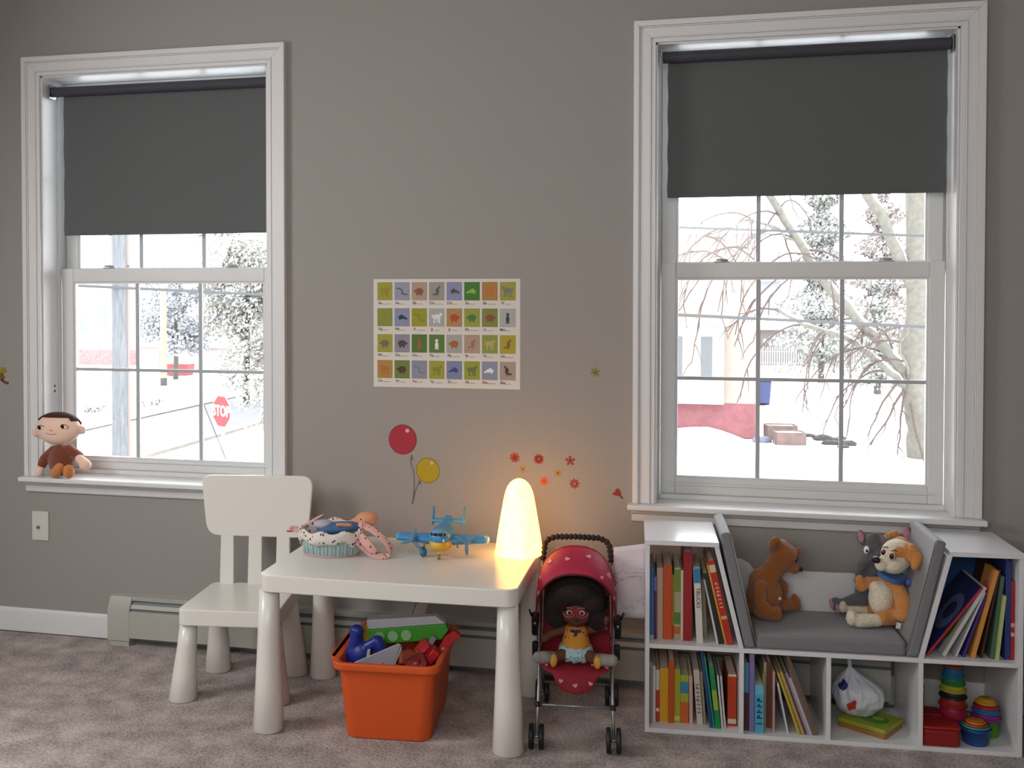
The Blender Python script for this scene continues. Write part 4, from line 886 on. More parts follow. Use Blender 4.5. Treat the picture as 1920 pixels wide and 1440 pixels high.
# blue dinosaur-like figure
t = toyt('toy_figure', 'dark blue chunky plastic toy figure at the left of the bin', -.118, -.085, .198, (0, 0, .2)); t.scale = (1.2, 1.2, 1.12)
m = MB().ell((0, 0, .012), (.034, .024, .045)).cap((-.008, 0, .04), (-.006, -.004, .075), .018, .015).ell((-.004, -.004, .082), (.019, .016, .018)).cap((.010, 0, .030), (.048, -.006, .056), .016, .015).cap((.048, -.006, .056), (.062, -.008, .028), .016, .015).cap((-.012, 0, .02), (-.024, -.004, -.01), .012, .012)
plush('body', m, mat('toy_navy', '1f2f8a', 1, .35), t, voxel=.003, it=2)
obj('stripe', MB().prism([(.020, .000), (.030, .002), (.034, .040), (.026, .040)], 'y', -.028, -.020), mat('toy_greywhite', 'a3a8b4', 1, .5), t, bevel=.001)
# orange gear-like ring
t = toyt('toy_gear', 'small orange-red toothed wheel behind the blue figure', -.088, .015, .262, (.25, .2, 0))
m = MB().lathe([(.010, -.006), (.026, -.006), (.026, .006), (.010, .006)], 24, M=Matrix.Rotation(PI / 2, 4, 'X'))
for k in range(10): a = 2 * PI * k / 10; m.box(-.005, .005, -.006, .006, .024, .034, M=Matrix.Rotation(a, 4, 'Y'))
obj('gear', m, mat('toy_orange_red', 'c4482c', 1, .4), t, bevel=.001)
# red track piece and handle
t = toyt('toy_track', 'tall dark red plastic track piece rising at the right corner of the bin', .118, -.030, .190, (.0, .42, .1))
obj('rail', MB().prism([(-.020, -.020), (.012, -.020), (.018, .075), (.034, .105), (.006, .112), (-.012, .080)], 'y', -.012, .012), mat('toy_red', 'b02028', 1, .4), t, bevel=.003)
obj('slot', MB().prism([(-.008, .0), (.002, .0), (.004, .05), (-.006, .05)], 'y', -.0128, -.0118), mat('toy_greywhite', 'a3a8b4', 1, .5), t)
t = toyt('toy_scoop', 'red loop-handled toy sticking up behind the green panel', .088, .020, .275, (0, .1, 0))
obj('handle', MB().tube([(.016, 0, -.04), (.014, 0, .0), (.012, 0, .022), (.0, 0, .040), (-.016, 0, .036), (-.020, 0, .022)], [.008, .008, .009, .010, .009, .007], 12), mat('toy_crimson', 'b3182c', 1, .35), t, smooth=True)
# heap in the middle
cols = [('toy_brick_red', 'a3231c'), ('toy_amber', 'b5651d'), ('toy_maroon', '6f1a1c'), ('toy_clear_grey', '8a8c92'), ('toy_red', 'b02028'), ('toy_rust', '9a4020')]
spots_ = [(.00, -.115, .180, .3, .5, .2, 1, (.05, .03, .012)), (.050, -.13, .182, -.4, .3, .8, 0, (.035, .03, .02)), (.075, -.115, .200, .5, -.5, .3, 2, (.03, .03, .022)), (.082, -.14, .175, .2, -.7, .1, 3, (.032, .014, .010)),
          (.070, -.05, .215, .6, -.9, .2, 4, (.045, .022, .018)), (.035, -.06, .205, -.3, .2, .5, 5, (.04, .03, .02)), (.10, -.08, .212, .1, -.9, .1, 4, (.040, .020, .012)), (-.01, -.05, .20, .2, .3, .9, 2, (.05, .04, .02)),
          (-.06, .06, .185, .1, .2, .3, 5, (.05, .05, .03)), (.04, .09, .19, .2, -.2, .6, 0, (.06, .05, .03)), (.095, -.045, .245, .3, -1.0, .0, 3, (.03, .008, .008))]
kinds = ['flat orange-brown toy slab in the middle of the orange bin', 'brick-red toy block at the front right of the bin heap', 'dark maroon toy block behind the clear grey bar', 'clear grey toy bar lying at the right front of the bin', 'red slanted toy block below the right end of the green panel', 'rusty toy block under the green panel', 'narrow red toy block against the right wall of the bin', 'maroon toy block half hidden beside the grey-white plate', 'rust toy block at the left back of the bin', 'large brick-red toy block at the back of the bin', 'grey toy strip poking up right of the green panel']
for (x, y, z, a, b_, c, k, s_), lb in zip(spots_, kinds):
    t = toyt('toy_block', lb, x, y, z, (a, b_, c))
    obj('block', MB().prism(rrect(s_[0] * 2, s_[1] * 2, min(s_[:2]) * .35, 4), 'z', -s_[2], s_[2]), mat(*cols[k], 1.0, .4), t, bevel=.003)
    obj('stud', MB().lathe([(min(s_[:2]) * .5, 0), (min(s_[:2]) * .45, .004)], 14, M=Matrix.Translation((0, 0, s_[2]))), mat(*cols[k], 1.0, .4), t, smooth=True)
t = thing('toy_bed_rail', 'slanted white plastic bar with a black clip, leaning on the heater behind the bin', 'toy part', (-.686, -.150, .004), rot=(-.18, .30, 0))
obj('bar', MB().prism(rrect(.042, .012, .004), 'z', 0, .39), mat('offwhite_bar', 'b5b3ab', 1, .5), t, bevel=.001); obj('edge', MB().box(-.0225, -.0215, -.005, .005, .01, .388), mat('bar_grey', '6c6c72', 1, .5), t)
obj('clip', MB().box(-.040, -.022, -.010, .010, .345, .375).ell((-.030, 0, .34), (.008, .008, .012)), M_black, t, bevel=.001)

# ------------------------------------------------------------------ cloth boy doll on the left window sill
t = thing('cloth_doll', 'soft doll with a wide beige face, brown sweater and orange legs on the left sill', 'doll', (-2.062, .0, .6137))
M_face = mat('doll_face_cloth', 'dcb9a6', 1.15, .9, bump=.2, scale=300, sheen=.3); M_sweat = fur('doll_sweater', '7a3b22'); M_leg = fur('doll_orange', 'd28440')
plush('head', MB().ell((0, -.040, .189), (.096, .048, .059)).ell((0, -.042, .168), (.074, .044, .040)).ell((-.100, -.036, .170), (.014, .010, .018)).ell((.098, -.030, .185), (.013, .010, .017)), M_face, t)
m = MB().ell((0, -.036, .192), (.0975, .0500, .0590))
bmesh.ops.delete(m.bm, geom=[v for v in m.bm.verts if (v.co.z < .231 - .55 * max(0, (v.co.y + .036)) * 1.6 - .9 * abs(v.co.x) ** 1.6)], context='VERTS')
obj('hair_band', m, mat('doll_hair', '3d2418', 1, .9, bump=.5, scale=200), t, smooth=True, solid=.004)
plush('sweater', MB().ell((.0, -.020, .066), (.052, .040, .062)).cap((-.03, -.02, .10), (-.066, -.03, .068), .022, .020).cap((-.066, -.03, .068), (-.074, -.036, .046), .020, .017).cap((.035, -.02, .105), (.078, -.022, .082), .022, .019), M_sweat, t)
plush('hand', MB().cap((-.076, -.040, .036), (-.084, -.044, .014), .015, .013).ell((-.070, -.046, .026), (.006, .006, .010)), M_face, t, voxel=.003)
plush('hand', MB().cap((.084, -.030, .076), (.115, -.034, .054), .017, .020).ell((.100, -.046, .050), (.007, .007, .010)).ell((.122, -.04, .062), (.009, .008, .008)), M_face, t, voxel=.003)
plush('leg', MB().cap((-.006, -.046, .022), (.014, -.052, .044), .020, .019).cap((-.006, -.046, .022), (-.022, -.040, .018), .020, .016), M_leg, t)
plush('leg', MB().cap((.050, -.048, .024), (.050, -.052, .036), .022, .020), M_leg, t)
for x, z, yy in ((-.045, .197, -.082), (.052, .203, -.080)):
    e = obj('eye', MB().ell((x, yy, z), (.015, .004, .0085), (0, .25, 0)), mat('eye_white_cloth', 'd9cfc6', 1, .8), t, smooth=True)
    obj('pupil', MB().ell((x - .004, yy - .003, z), (.0075, .0025, .0082)), M_eye, e, smooth=True)
    obj('lash', MB().tube([(x - .016, yy - .001, z - .004), (x - .009, yy - .004, z + .007), (x + .006, yy - .004, z + .009), (x + .016, yy - .001, z + .002)], .0011, 6), mat('lash', '2a1a16', 1, .9), e, smooth=True)
obj('mouth', MB().tube([(-.027 + .054 * k / 8, -.0865 + .003 * abs(k - 4) / 4, .172 + .0075 * ((k - 4) / 4) ** 2) for k in range(9)], .0011, 6), mat('stitch', '6b4233', 1, .9), t, smooth=True)
obj('nose', MB().tube([(-.003, -.0885, .190), (.001, -.0895, .187), (.006, -.0885, .190)], .0010, 6), mat('stitch', '6b4233', 1, .9), t, smooth=True)

# ------------------------------------------------------------------ wall stickers and poster
def flat(name, poly, c, parent, y=-.0006, th_=.0006, k=.82):
    return obj(name, MB().prism(poly, 'y', y, y + th_), mat('sticker_' + c, c, k, .7), parent)
def balloon(x, z, r, c, dark, label, pts, tailat):
    t = thing('balloon_sticker', label, 'wall sticker', (x, 0, z), group='balloon wall stickers')
    flat('outline', circ(r, 36, 0, 0, 1.04), dark, t); flat('disc', circ(r * .955, 36, 0, 0, 1.04), c, t, y=-.0010)
    flat('highlight', circ(r * .14, 14, r * .33, r * .62), 'e7b7bb' if c[0] == 'b' else 'e0d060', t, y=-.0014)
    kx, kz = tailat; flat('knot', [(kx - .007, kz - .012), (kx + .001, kz - .006), (kx + .008, kz - .012), (kx + .002, kz + .008), (kx - .002, kz + .008)], '7c6f6b', t)
    m = MB()
    m.tube([(px_, -.0012, pz_) for px_, pz_ in pts], .0009, 5); obj('string', m, mat('string', '5f5552', 1, .8), t)
balloon(-.7107, .799, .0515, 'b02a3e', '7c2633', 'round red balloon wall sticker above the yellow one', [(.033, -.062), (.030, -.085), (.040, -.110), (.043, -.15), (.040, -.19), (.035, -.228)], (.033, -.060))
balloon(-.6189, .6927, .0430, 'b9a312', '6f6414', 'round yellow balloon wall sticker below the red one', [(-.032, -.045), (-.044, -.07), (-.050, -.095), (-.056, -.122)], (-.030, -.042))
def flower(x, z, r, c, c2, n_, label, rot=0, group='flower stickers on the wall'):
    t = thing('flower_sticker', label, 'wall sticker', (x, 0, z), group=group)
    for k in range(n_):
        a = rot + 2 * PI * k / n_; cx_, cz_ = r * .60 * math.cos(a), r * .60 * math.sin(a)
        flat('petal', [(cx_ + (r * .40 * math.cos(q) * math.cos(a) - r * .27 * math.sin(q) * math.sin(a)), cz_ + (r * .40 * math.cos(q) * math.sin(a) + r * .27 * math.sin(q) * math.cos(a))) for q in [2 * PI * j / 10 for j in range(10)]], c, t)
    flat('centre', circ(r * .24, 12), c2, t, y=-.0010)
flower(-.3083, .7493, .0185, 'b5523c', '5f3a28', 8, 'brick-red daisy sticker, upper left of the flower group', .2)
flower(-.2247, .7469, .0185, 'a8483c', '8f6a58', 9, 'dusty red daisy sticker between the daisy and the star flower', .5)
flower(-.1164, .7454, .0180, 'a13a34', '6b2c2a', 5, 'dark red star-shaped flower sticker, upper right of the group', .35)
flower(-.2803, .7097, .0130, 'b58a2e', '6e5a20', 5, 'small mustard flower sticker above the lamp', .8)
flower(-.1583, .7017, .0135, 'b08a2c', '5f5420', 5, 'small ochre flower sticker right of centre in the group', .2)
flower(-.2061, .6722, .0165, 'd8693c', 'b5452c', 7, 'bright orange flower sticker nearest the lamp top', .5)
flower(-.1016, .6675, .0180, 'a3524a', 'b58a7c', 8, 'faded red flower sticker, lower right of the group', .1)
flower(-.0322, 1.0496, .0170, '8f8648', '5a5c34', 6, 'faint olive flower sticker alone beside the right window', .3)
t = thing('bird_sticker', 'small dark red bird-like sticker near the right window sill', 'wall sticker', (.0446, 0, .6411))
flat('body', [(-.020, -.004), (-.010, .004), (-.006, .014), (.002, .017), (.010, .008), (.012, -.004), (.004, -.010), (-.008, -.008)], '9a3428', t); flat('tail', [(.008, -.004), (.021, -.016), (.014, -.019), (.004, -.009)], '7a4a44', t)
t = thing('butterfly_sticker', 'yellow and brown winged sticker at the left edge of the wall', 'wall sticker', (-2.332, 0, .998))
flat('wing', [(-.014, .004), (-.004, .032), (.014, .030), (.022, .016), (.008, .006)], '9c8424', t); flat('wing', [(-.014, .0), (.0, .010), (.012, -.006), (.004, -.022), (-.014, -.020)], '7a5a20', t)
flat('body', [(.0, -.014), (.012, -.022), (.030, -.026), (.026, -.036), (.012, -.034), (-.004, -.024)], '6b4a28', t)
# alphabet poster: 8 x 4 animal squares with captions
PX0, PX1, PZ0, PZ1 = -.8180, -.2897, .9850, 1.3672
t = thing('alphabet_poster', 'white alphabet poster with thirty-two coloured animal squares', 'poster', (PX0, 0, PZ0))
pw, ph = PX1 - PX0, PZ1 - PZ0
obj('sheet', MB().box(0, pw, -.0008, 0, 0, ph), mat('poster_paper', 'd2ccc4', 1.0, .6), t)
bgc = [['a3a02c', '9a9db0', 'b59c86', 'a39a94', '8a93b5', '3f7a1c', 'b5803c', 'a3a03a'], ['8a9432', '8f93b3', '9c9a1a', 'adb0b0', 'b58a52', '9aa040', '84883a', 'b3b5b5'],
       ['a3a02c', '9290a0', '4f7428', '5a7a34', 'adaaa8', 'b59a86', '8f9c42', 'b0a428'], ['b5883c', '6f8430', '8f93a8', 'a3a034', '8088ad', '9aa030', '8f95ab', 'b09c90']]
fgc = [['8f8018', '4a4c60', '7c5038', '4f5a50', '50403a', '7fb040', 'b06a20', '6e7468'], ['86801c', '20223c', '7d7a10', 'd6d8d8', 'a3401c', '3f7420', '7c4c20', '33363c'],
       ['66625a', '4a3236', 'a0521c', 'dcdcd8', 'a0581e', '946848', 'b0a05a', '7c5a18'], ['a06a18', '4a3018', '6a7080', '7c8020', '2f3c6e', '6a6c30', 'dfe0e2', '4c2c20']]
caps = [['Aa', 'Aa', 'Bb', 'Dd', 'Dd', 'Ee', 'Ee', 'Ff'], ['Gg', 'Hh', 'Ii', 'Jj', 'Jj', 'Kk', 'Ll', 'Mm'], ['Nn', 'Oo', 'Oo', 'Pp', 'Pp', 'Rr', 'Tt', 'Uu'], ['Uu', 'Vv', 'Xx', 'Yy', 'Zz', 'Åå', 'Ææ', 'Øø']]
SH = {'quad': [('e', 0, .05, .26, .15), ('e', -.26, .20, .11, .10), ('b', -.18, -.16, .05, .20), ('b', .16, -.16, .05, .20), ('b', -.04, -.14, .04, .17), ('b', .28, .08, .03, .12)],
      'snake': [('e', -.26, .18, .14, .045), ('e', -.08, .12, .09, .05), ('e', .0, -.02, .05, .12), ('e', .06, -.16, .12, .045), ('e', .24, -.20, .16, .04)],
      'round': [('e', 0, 0, .28, .21), ('e', .28, .0, .09, .07), ('b', -.12, -.2, .06, .08), ('b', .12, -.2, .06, .08)],
      'bird': [('e', .05, .0, .12, .22), ('e', .16, .24, .07, .08), ('e', -.12, -.2, .16, .06), ('b', .04, -.26, .02, .08)],
      'fish': [('e', .02, .0, .24, .12), ('e', -.26, -.08, .10, .07), ('e', .04, .12, .08, .06), ('e', .14, -.12, .06, .05)],
      'tall': [('e', 0, -.1, .12, .22), ('e', .0, .20, .10, .10), ('b', -.06, -.32, .05, .04), ('b', .08, -.32, .05, .04)]}
kind = [['quad', 'snake', 'round', 'bird', 'fish', 'fish', 'round', 'quad'], ['tall', 'fish', 'snake', 'quad', 'round', 'round', 'round', 'tall'], ['round', 'round', 'tall', 'tall', 'round', 'bird', 'quad', 'bird'], ['quad', 'round', 'snake', 'quad', 'fish', 'quad', 'fish', 'bird']]
for r_ in range(4):
    for c_ in range(8):
        x0 = .0145 + c_ * .0632; z1 = ph - .011 - r_ * .0920; s_ = .0555; hz = .0640
        q = obj('picture_square', MB().box(x0, x0 + s_, -.0014, -.0008, z1 - hz, z1), mat('print_' + bgc[r_][c_], bgc[r_][c_], .82, .6), t)
        m = MB(); cx_, cz_ = x0 + s_ / 2, z1 - hz / 2; fl = 1 if (r_ + c_) % 2 else -1
        for i_, (k_, ex, ez, rx, rz) in enumerate(SH[kind[r_][c_]]):
            yy = -.0016 - .00004 * i_
            poly = circ(1, 12) if k_ == 'e' else [(-1, -1), (1, -1), (1, 1), (-1, 1)]
            m.prism([(cx_ + fl * (ex + a_ * rx) * s_, cz_ + (ez + b_ * rz) * s_) for a_, b_ in poly], 'y', yy, -.0013)
        obj('animal', m, mat('print_' + fgc[r_][c_], fgc[r_][c_], 1.0, .6), q)
        text('caption', caps[r_][c_], .0135, mat('print_ink', 'a04038' if (r_, c_) == (3, 6) else '5a4a48', 1.0, .6), q, (x0 + .0105, -.0013, z1 - hz - .0095), bold=.0002)
        obj('caption_line', MB().box(x0 + .0205, x0 + .0205 + (.020 if (c_ + r_) % 3 else .031) * .9, -.0012, -.0008, z1 - hz - .0140, z1 - hz - .0120), mat('print_grey', '8d8482', 1, .6), q)

# patterned blue cushion standing past the right end of the shelf
t = thing('floor_cushion', 'dark blue patterned fabric cushion standing at the right end of the shelf', 'cushion', (1.420, -.33, 0), .12)
plush('cushion', MB().prism(rrect(.40, .44, .08, 8, 0, .225), 'y', -.06, .06), spotted('blue_print', '2f3c66', '5a5f8a', 24, .3, '6d4a6a'), t, voxel=.012, it=12)
obj('piping', MB().tube([(x, 0, z) for x, z in rrect(.398, .438, .085, 8, 0, .225)] + [(rrect(.398, .438, .085, 8, 0, .225)[0][0], 0, rrect(.398, .438, .085, 8, 0, .225)[0][1])], .004, 6), mat('cushion_piping', '4a2a4a', 1, .8), t, smooth=True)

# ================================================================== outdoors, a storey below
GZ = -3.0
M_ext = lambda n, h, k=.55, **q: mat('out_' + n, h, k * .27, .85, **q)
def ground():
    m = MB(); nx, ny = 60, 60; g = []
    for j in range(ny + 1):
        y = 2 + (j / ny) ** 1.8 * 200; row = []
        for i in range(nx + 1):
            x = -90 + 160 * i / nx
            z = GZ + .10 * noise.noise(Vector((x * .15, y * .15, 0)))
            if -19.2 < x < -13.6: z = GZ - .08
            row.append(m.bm.verts.new((x, y, z)))
        g.append(row)
    for j in range(ny):
        for i in range(nx): m.bm.faces.new((g[j][i], g[j][i + 1], g[j + 1][i + 1], g[j + 1][i]))
    return m
sobj('ground_snow', ground(), M_snow, smooth=True)
sobj('street', MB().box(-18.6, -14.35, 4, 140, GZ - .2, GZ + .0), M_ext('slush', 'bcbcc6', .62, var=.10, bump=.3, scale=.8))
sobj('street_curb', MB().box(-14.35, -14.0, 4, 140, GZ - .2, GZ + .05), M_ext('curb', 'b3aba0', .85, var=.2, scale=2))
sobj('street_curb', MB().box(-18.85, -18.6, 4, 140, GZ - .2, GZ + .04), M_ext('curb', 'b3aba0', .85))
# near utility pole
t = thing('utility_pole', 'thick grey wooden utility pole in the left window view', 'pole', (-11.74, 16.65, GZ - .2))
obj('shaft', MB().lathe([(.195, 0), (.185, 3), (.165, 10)], 20), mat('pole_wood', '93979b', .24, .9, bump=.6, scale=6, var=.25, stretch=(3, 3, .4)), t, smooth=True)
obj('guard', MB().box(.12, .20, -.04, .04, .2, 9), mat('pole_conduit', 'b09a90', .27, .8), t)
obj('pole_step', MB().tube([(-.17, 0, 5.75), (-.24, -.06, 5.78)], .02, 6).tube([(.16, 0, 5.1), (.24, -.06, 5.1)], .02, 6), M_ext('iron', '77797c'), t)
# overhead wires run along the house front
def cable(lb, zl, slope, r_):
    tag(obj('overhead_wire', MB().tube([(x, 16.42, zl + slope * (x + 12.63)) for x in (-40, -12, 20)], r_, 6), M_ext('wire', '85878b')), lb, 'wire', 'overhead cables')
cable('lower overhead cable, the one that crosses both window views', 1.490, -.0452, .032)
cable('upper overhead cable, seen only in the right window view', 3.165, -.0500, .026)
tag(obj('guy_wire', MB().tube([(-9.80, 16.60, -.98), (-9.20, 16.60, -2.35)], .012, 6), M_ext('wire', '85878b')), 'thin slanting guy wire beside the stop sign', 'wire')
# stop sign
t = thing('stop_sign', 'red octagonal STOP sign on a pale post by the street', 'sign', (-9.59, 17.0, GZ), -.55)
oc = [(.375 * .98 * math.cos(PI / 8 + k * PI / 4), 1.83 + .375 * .98 * math.sin(PI / 8 + k * PI / 4)) for k in range(8)]; oc2 = [(x * .93, 1.83 + (z - 1.83) * .93) for x, z in oc]
obj('post', MB().box(-.03, .03, .012, .06, 0, 2.2), M_ext('post', 'f0f0f0', 1.0), t); obj('border', MB().prism(oc, 'y', -.004, .004), M_ext('sign_white', 'f0f0f0', 1.0), t)
obj('plate', MB().prism(oc2, 'y', -.008, -.003), M_ext('stop_red', 'e04a50', .75), t)
text('lettering', 'STOP', .31, M_ext('sign_white', 'f0f0f0', 1.0), t, (0, -.011, 1.83), ext=.003, bold=.012, sx=.88)
# far pole, dumpster, garage, white house
t = thing('utility_pole', 'slim beige utility pole standing beyond the street', 'pole', (-24.04, 41, GZ)); obj('shaft', MB().lathe([(.15, 0), (.13, 7)], 14), M_ext('beige_wood', 'd9c9a8', 1.0), t, smooth=True)
obj('crossarm', MB().box(-.9, .9, -.06, .06, 6.2, 6.35), M_ext('orange_wood', 'd9a878', .9), t); obj('base_band', MB().lathe([(.17, 0), (.16, .4)], 14), M_ext('iron', '77797c'), t)
t = thing('dumpster', 'snow-covered small red dumpster behind the far pole', 'dumpster', (-26.75, 47.6, GZ)); obj('bin', MB().prism([(-.62, 0), (.62, 0), (.72, .62), (-.72, .62)], 'y', -.4, .4), M_ext('dump_red', 'e06a6a', .8), t, bevel=.02)
obj('snow_cap', MB().prism([(-.8, .62), (.8, .62), (.6, .95), (-.1, 1.05), (-.7, .9)], 'y', -.5, .5), M_snow, t, bevel=.08)
def house(name, label, x0, x1, y0, y1, z1, mw, wins, base=None, roofh=1.5, mr=None, overh=.3, roofn='roof'):
    t = thing(name, label, 'building', ((x0 + x1) / 2, y0, GZ)); cx_ = (x0 + x1) / 2
    obj('wall', MB().box(x0 - cx_, x1 - cx_, 0, y1 - y0, 0, z1 - GZ), mw, t)
    obj(roofn, MB().prism([(-overh, z1 - GZ), (y1 - y0 + overh, z1 - GZ), ((y1 - y0) / 2, z1 - GZ + roofh)], 'x', x0 - cx_ - overh, x1 - cx_ + overh), mr or M_snow, t)
    if base: obj('foundation', MB().box(x0 - cx_ - .03, x1 - cx_ + .03, -.05, y1 - y0 + .03, 0, base[0]), base[1], t)
    for (a, b_, c, d) in wins:
        f = obj('window', MB().box(a - cx_ - .08, b_ - cx_ + .08, -.05, .02, c - GZ - .08, d - GZ + .08), M_ext('frame', 'f0f0f0', 1.0), t)
        obj('pane', MB().box(a - cx_, b_ - cx_, -.06, -.045, c - GZ, d - GZ), M_ext('far_pane', 'b5babd', .9), f)
    return t
M_brick = M_ext('brick_red', 'd59a98', 1.15, var=.25, bump=.3, scale=9)
house('white_house', 'far white house with a low red-brick foundation, left window view', -42, -31.6, 54, 62, 6.5, M_ext('white_siding', 'f5f5f2', 1.0), ((-37.0, -36.3, -1.0, 0.1), (-35.2, -34.85, -.9, .6)), base=(.92, M_brick))
house('garage', 'low garage with a grey roof beyond the street', -30.6, -24.5, 50, 56, -1.65, M_ext('pinkish', 'd8cac2', 1.25), ((-29.2, -28.4, -2.6, -2.0),), roofh=.8, mr=M_ext('grey_roof', 'b5b3bd', .9))
house('cream_house', 'pale cream house far behind the left trees', -30.5, -20, 66, 74, 4.6, M_ext('cream', 'f5e6d2', 1.0), ((-28.5, -27.8, .5, 2.0), (-26.8, -26.2, .5, 2.0)), roofh=2)
# foliage made of many small flakes
def flakes(n, fn, s0, s1, seed):
    rnd = random.Random(seed); vs, fs = [], []
    for _ in range(n):
        p = fn(rnd)
        if p is None: continue
        s_ = rnd.uniform(s0, s1); a = Vector((rnd.gauss(0, 1), rnd.gauss(0, 1), rnd.gauss(0, 1))).normalized(); b_ = a.orthogonal().normalized(); c = a.cross(b_)
        k = len(vs); vs += [p + b_ * s_, p + c * s_ * .7, p - b_ * s_, p - c * s_ * .7]; fs.append((k, k + 1, k + 2, k + 3))
    me = bpy.data.meshes.new('flakes'); me.from_pydata(vs, [], fs); return me
def crown(name, label, base, h, rx, ry, zc, rz, n, s0, s1, mg, ms, seed, trunk=.15, group='snowy trees across the street'):
    t = thing(name, label, 'tree', base, group=group)
    rr = random.Random(seed); blobs = [(Vector((rr.uniform(-1, 1) * rx * .7, rr.uniform(-1, 1) * ry * .7, zc + rr.uniform(-1, 1) * rz * .8)), rr.uniform(.25, .5)) for _ in range(22)]
    def fn(r_):
        c, k = r_.choice(blobs); d = Vector((r_.gauss(0, 1), r_.gauss(0, 1), r_.gauss(0, 1))).normalized() * r_.uniform(.5, 1.0)
        return c + Vector((d.x * rx * k, d.y * ry * k, d.z * rz * k * .8))
    o = link('foliage', flakes(n, fn, s0, s1, seed), mg, t); o['kind'] = 'stuff'
    o = link('snow_clumps', flakes(n // 2, lambda r_: fn(r_) + Vector((0, 0, .06)), s0 * 1.2, s1 * 1.3, seed + 1), ms, t); o['kind'] = 'stuff'
    m = MB().tube([(0, 0, 0), (.05, 0, h * .4), (0, .05, h * .8)], [trunk, trunk * .8, trunk * .3], 8)
    for k in range(7):
        a = rr.uniform(0, 2 * PI); m.tube([(0, 0, h * (.3 + .06 * k)), (math.cos(a) * rx * .5, math.sin(a) * ry * .5, h * (.45 + .07 * k))], [trunk * .5, trunk * .15], 6)
    obj('trunk', m, M_ext('bark', '8d857c', .7), t, smooth=True)
Mg1 = M_ext('olive_leaf', 'a8a698', 1.7, var=.2, scale=2); Mg2 = M_ext('grey_leaf', '989ca3', 1.6, var=.2, scale=2); Ms = mat('snow_flake', 'f5f6f8', .36, .9)
crown('snowy_tree', 'tall snow-laden olive tree filling the right of the left window view', (-17.2, 35, GZ), 6.5, 2.6, 2, 4.0, 3.1, 14000, .035, .085, Mg1, Ms, 3)
crown('snowy_tree', 'smaller grey snowy tree in the middle of the left window view', (-25.3, 44.5, GZ), 4.8, 1.8, 1.5, 3.2, 1.8, 5200, .04, .09, Mg2, Ms, 5)
crown('snowy_shrub', 'snow-covered shrub at the lower right of the left window view', (-11.3, 24, GZ), 1.8, .9, .8, 1.25, .9, 1300, .02, .06, Mg1, Ms, 9, trunk=.04)
for x, y, lb in ((-20.2, 33.0, 'dry weed clump right of the far pole'), (-21.2, 30.6, 'small dark weed tuft left of the weed clump'), (-8.9, 15.2, 'leafy weed tuft below the stop sign')):
    t = thing('weed_clump', lb, 'weeds', (x, y, GZ)); o = link('stalks', flakes(60, lambda r_: Vector((r_.uniform(-.5, .5), r_.uniform(-.2, .2), r_.uniform(0.02, .28))), .03, .08, int(abs(x * 10))), M_ext('weed', '8a8880', .8), t); o['kind'] = 'stuff'
# right window: neighbour house, bare tree, evergreens, fence
hs = house('neighbour_house', 'pale orange house with a white porch and red base, right window view', -9, 1.83, 29.2, 40, 3.1, M_ext('peach_wall', 'fbe3d0', .95, var=.08, bump=.2, scale=5), ((-.62, -.28, 1.45, 2.15), (-3.2, -2.2, 1.0, 2.4)), base=(.0, None) if False else (1.02, M_ext('base_red', 'c77a80', .85, var=.15, scale=6)))
t = thing('porch', 'white porch front with two tall dark openings, right window view', 'porch', (-.6, 28.9, GZ)); Mw_ = M_ext('porch_white', 'f7f7f5', 1.0)
obj('front', MB().box(-3, 1.50, -.35, .25, 1.05, 3.35), Mw_, t); obj('porch_roof', MB().box(-3.2, 1.62, -.6, .28, 3.36, 3.60), Mw_, t, bevel=.05)
for a, b_ in ((-.02, .30), (.83, 1.16)): obj('opening', MB().box(a, b_, -.37, -.34, 1.78, 3.05), M_ext('opening_grey', '9fa3a6', .75), t)
m = MB(); g = []
for j in range(5):
    g.append([m.bm.verts.new((-4 + 6.9 * i / 20, 29.12 - j * .55, GZ - .15 + max(0, (.36 + .10 * math.sin(i * .55 + 1.0) - .55 * max(0, (i - 13) / 7) ** 1.2) * (1 - j / 4) ** .8))) for i in range(21)])
for j in range(4):
    for i in range(20): m.bm.faces.new((g[j][i], g[j][i + 1], g[j + 1][i + 1], g[j + 1][i]))
tag(obj('snow_bank', m, M_snow, smooth=True), 'low bank of snow drifted against the red house base', 'snow bank')
t = thing('recycling_bin', 'tall blue wheeled bin at the corner of the peach house', 'bin', (2.55, 39, GZ)); obj('body', MB().prism([(-.24, .1), (.24, .1), (.30, .95), (-.30, .95)], 'y', -.3, .3), M_ext('bin_blue', '6c7fc0', .8), t, bevel=.02)
obj('lid', MB().box(-.32, .32, -.34, .32, .96, 1.04), M_ext('bin_blue', '6c7fc0', .8), t, bevel=.02); obj('wheel', MB().tube([(-.25, .2, .1), (.25, .2, .1)], .1, 12), M_ext('iron', '77797c'), t)
for (x, y, w_, d_, h_, lb) in ((2.55, 29.3, .85, .55, .42, 'snow-filled wooden planter box, the farther of two'), (2.72, 28.2, .80, .55, .36, 'snow-filled wooden planter box, the nearer of two')):
    t = thing('planter_box', lb, 'planter', (x, y, GZ), .1, 'planter boxes in the snowy yard'); wd = M_ext('planter_wood', 'a88a80', .75, var=.2, scale=5)
    for s in (-1, 1): obj('plank', MB().box(-w_ / 2, w_ / 2, s * d_ / 2 - .03, s * d_ / 2 + .03, 0, h_), wd, t); obj('plank', MB().box(s * w_ / 2 - .03, s * w_ / 2 + .03, -d_ / 2 + .03, d_ / 2 - .03, 0, h_), wd, t)
    obj('snow_fill', MB().box(-w_ / 2 + .03, w_ / 2 - .03, -d_ / 2 + .03, d_ / 2 - .03, 0, h_ * .92), M_snow, t, bevel=.02)
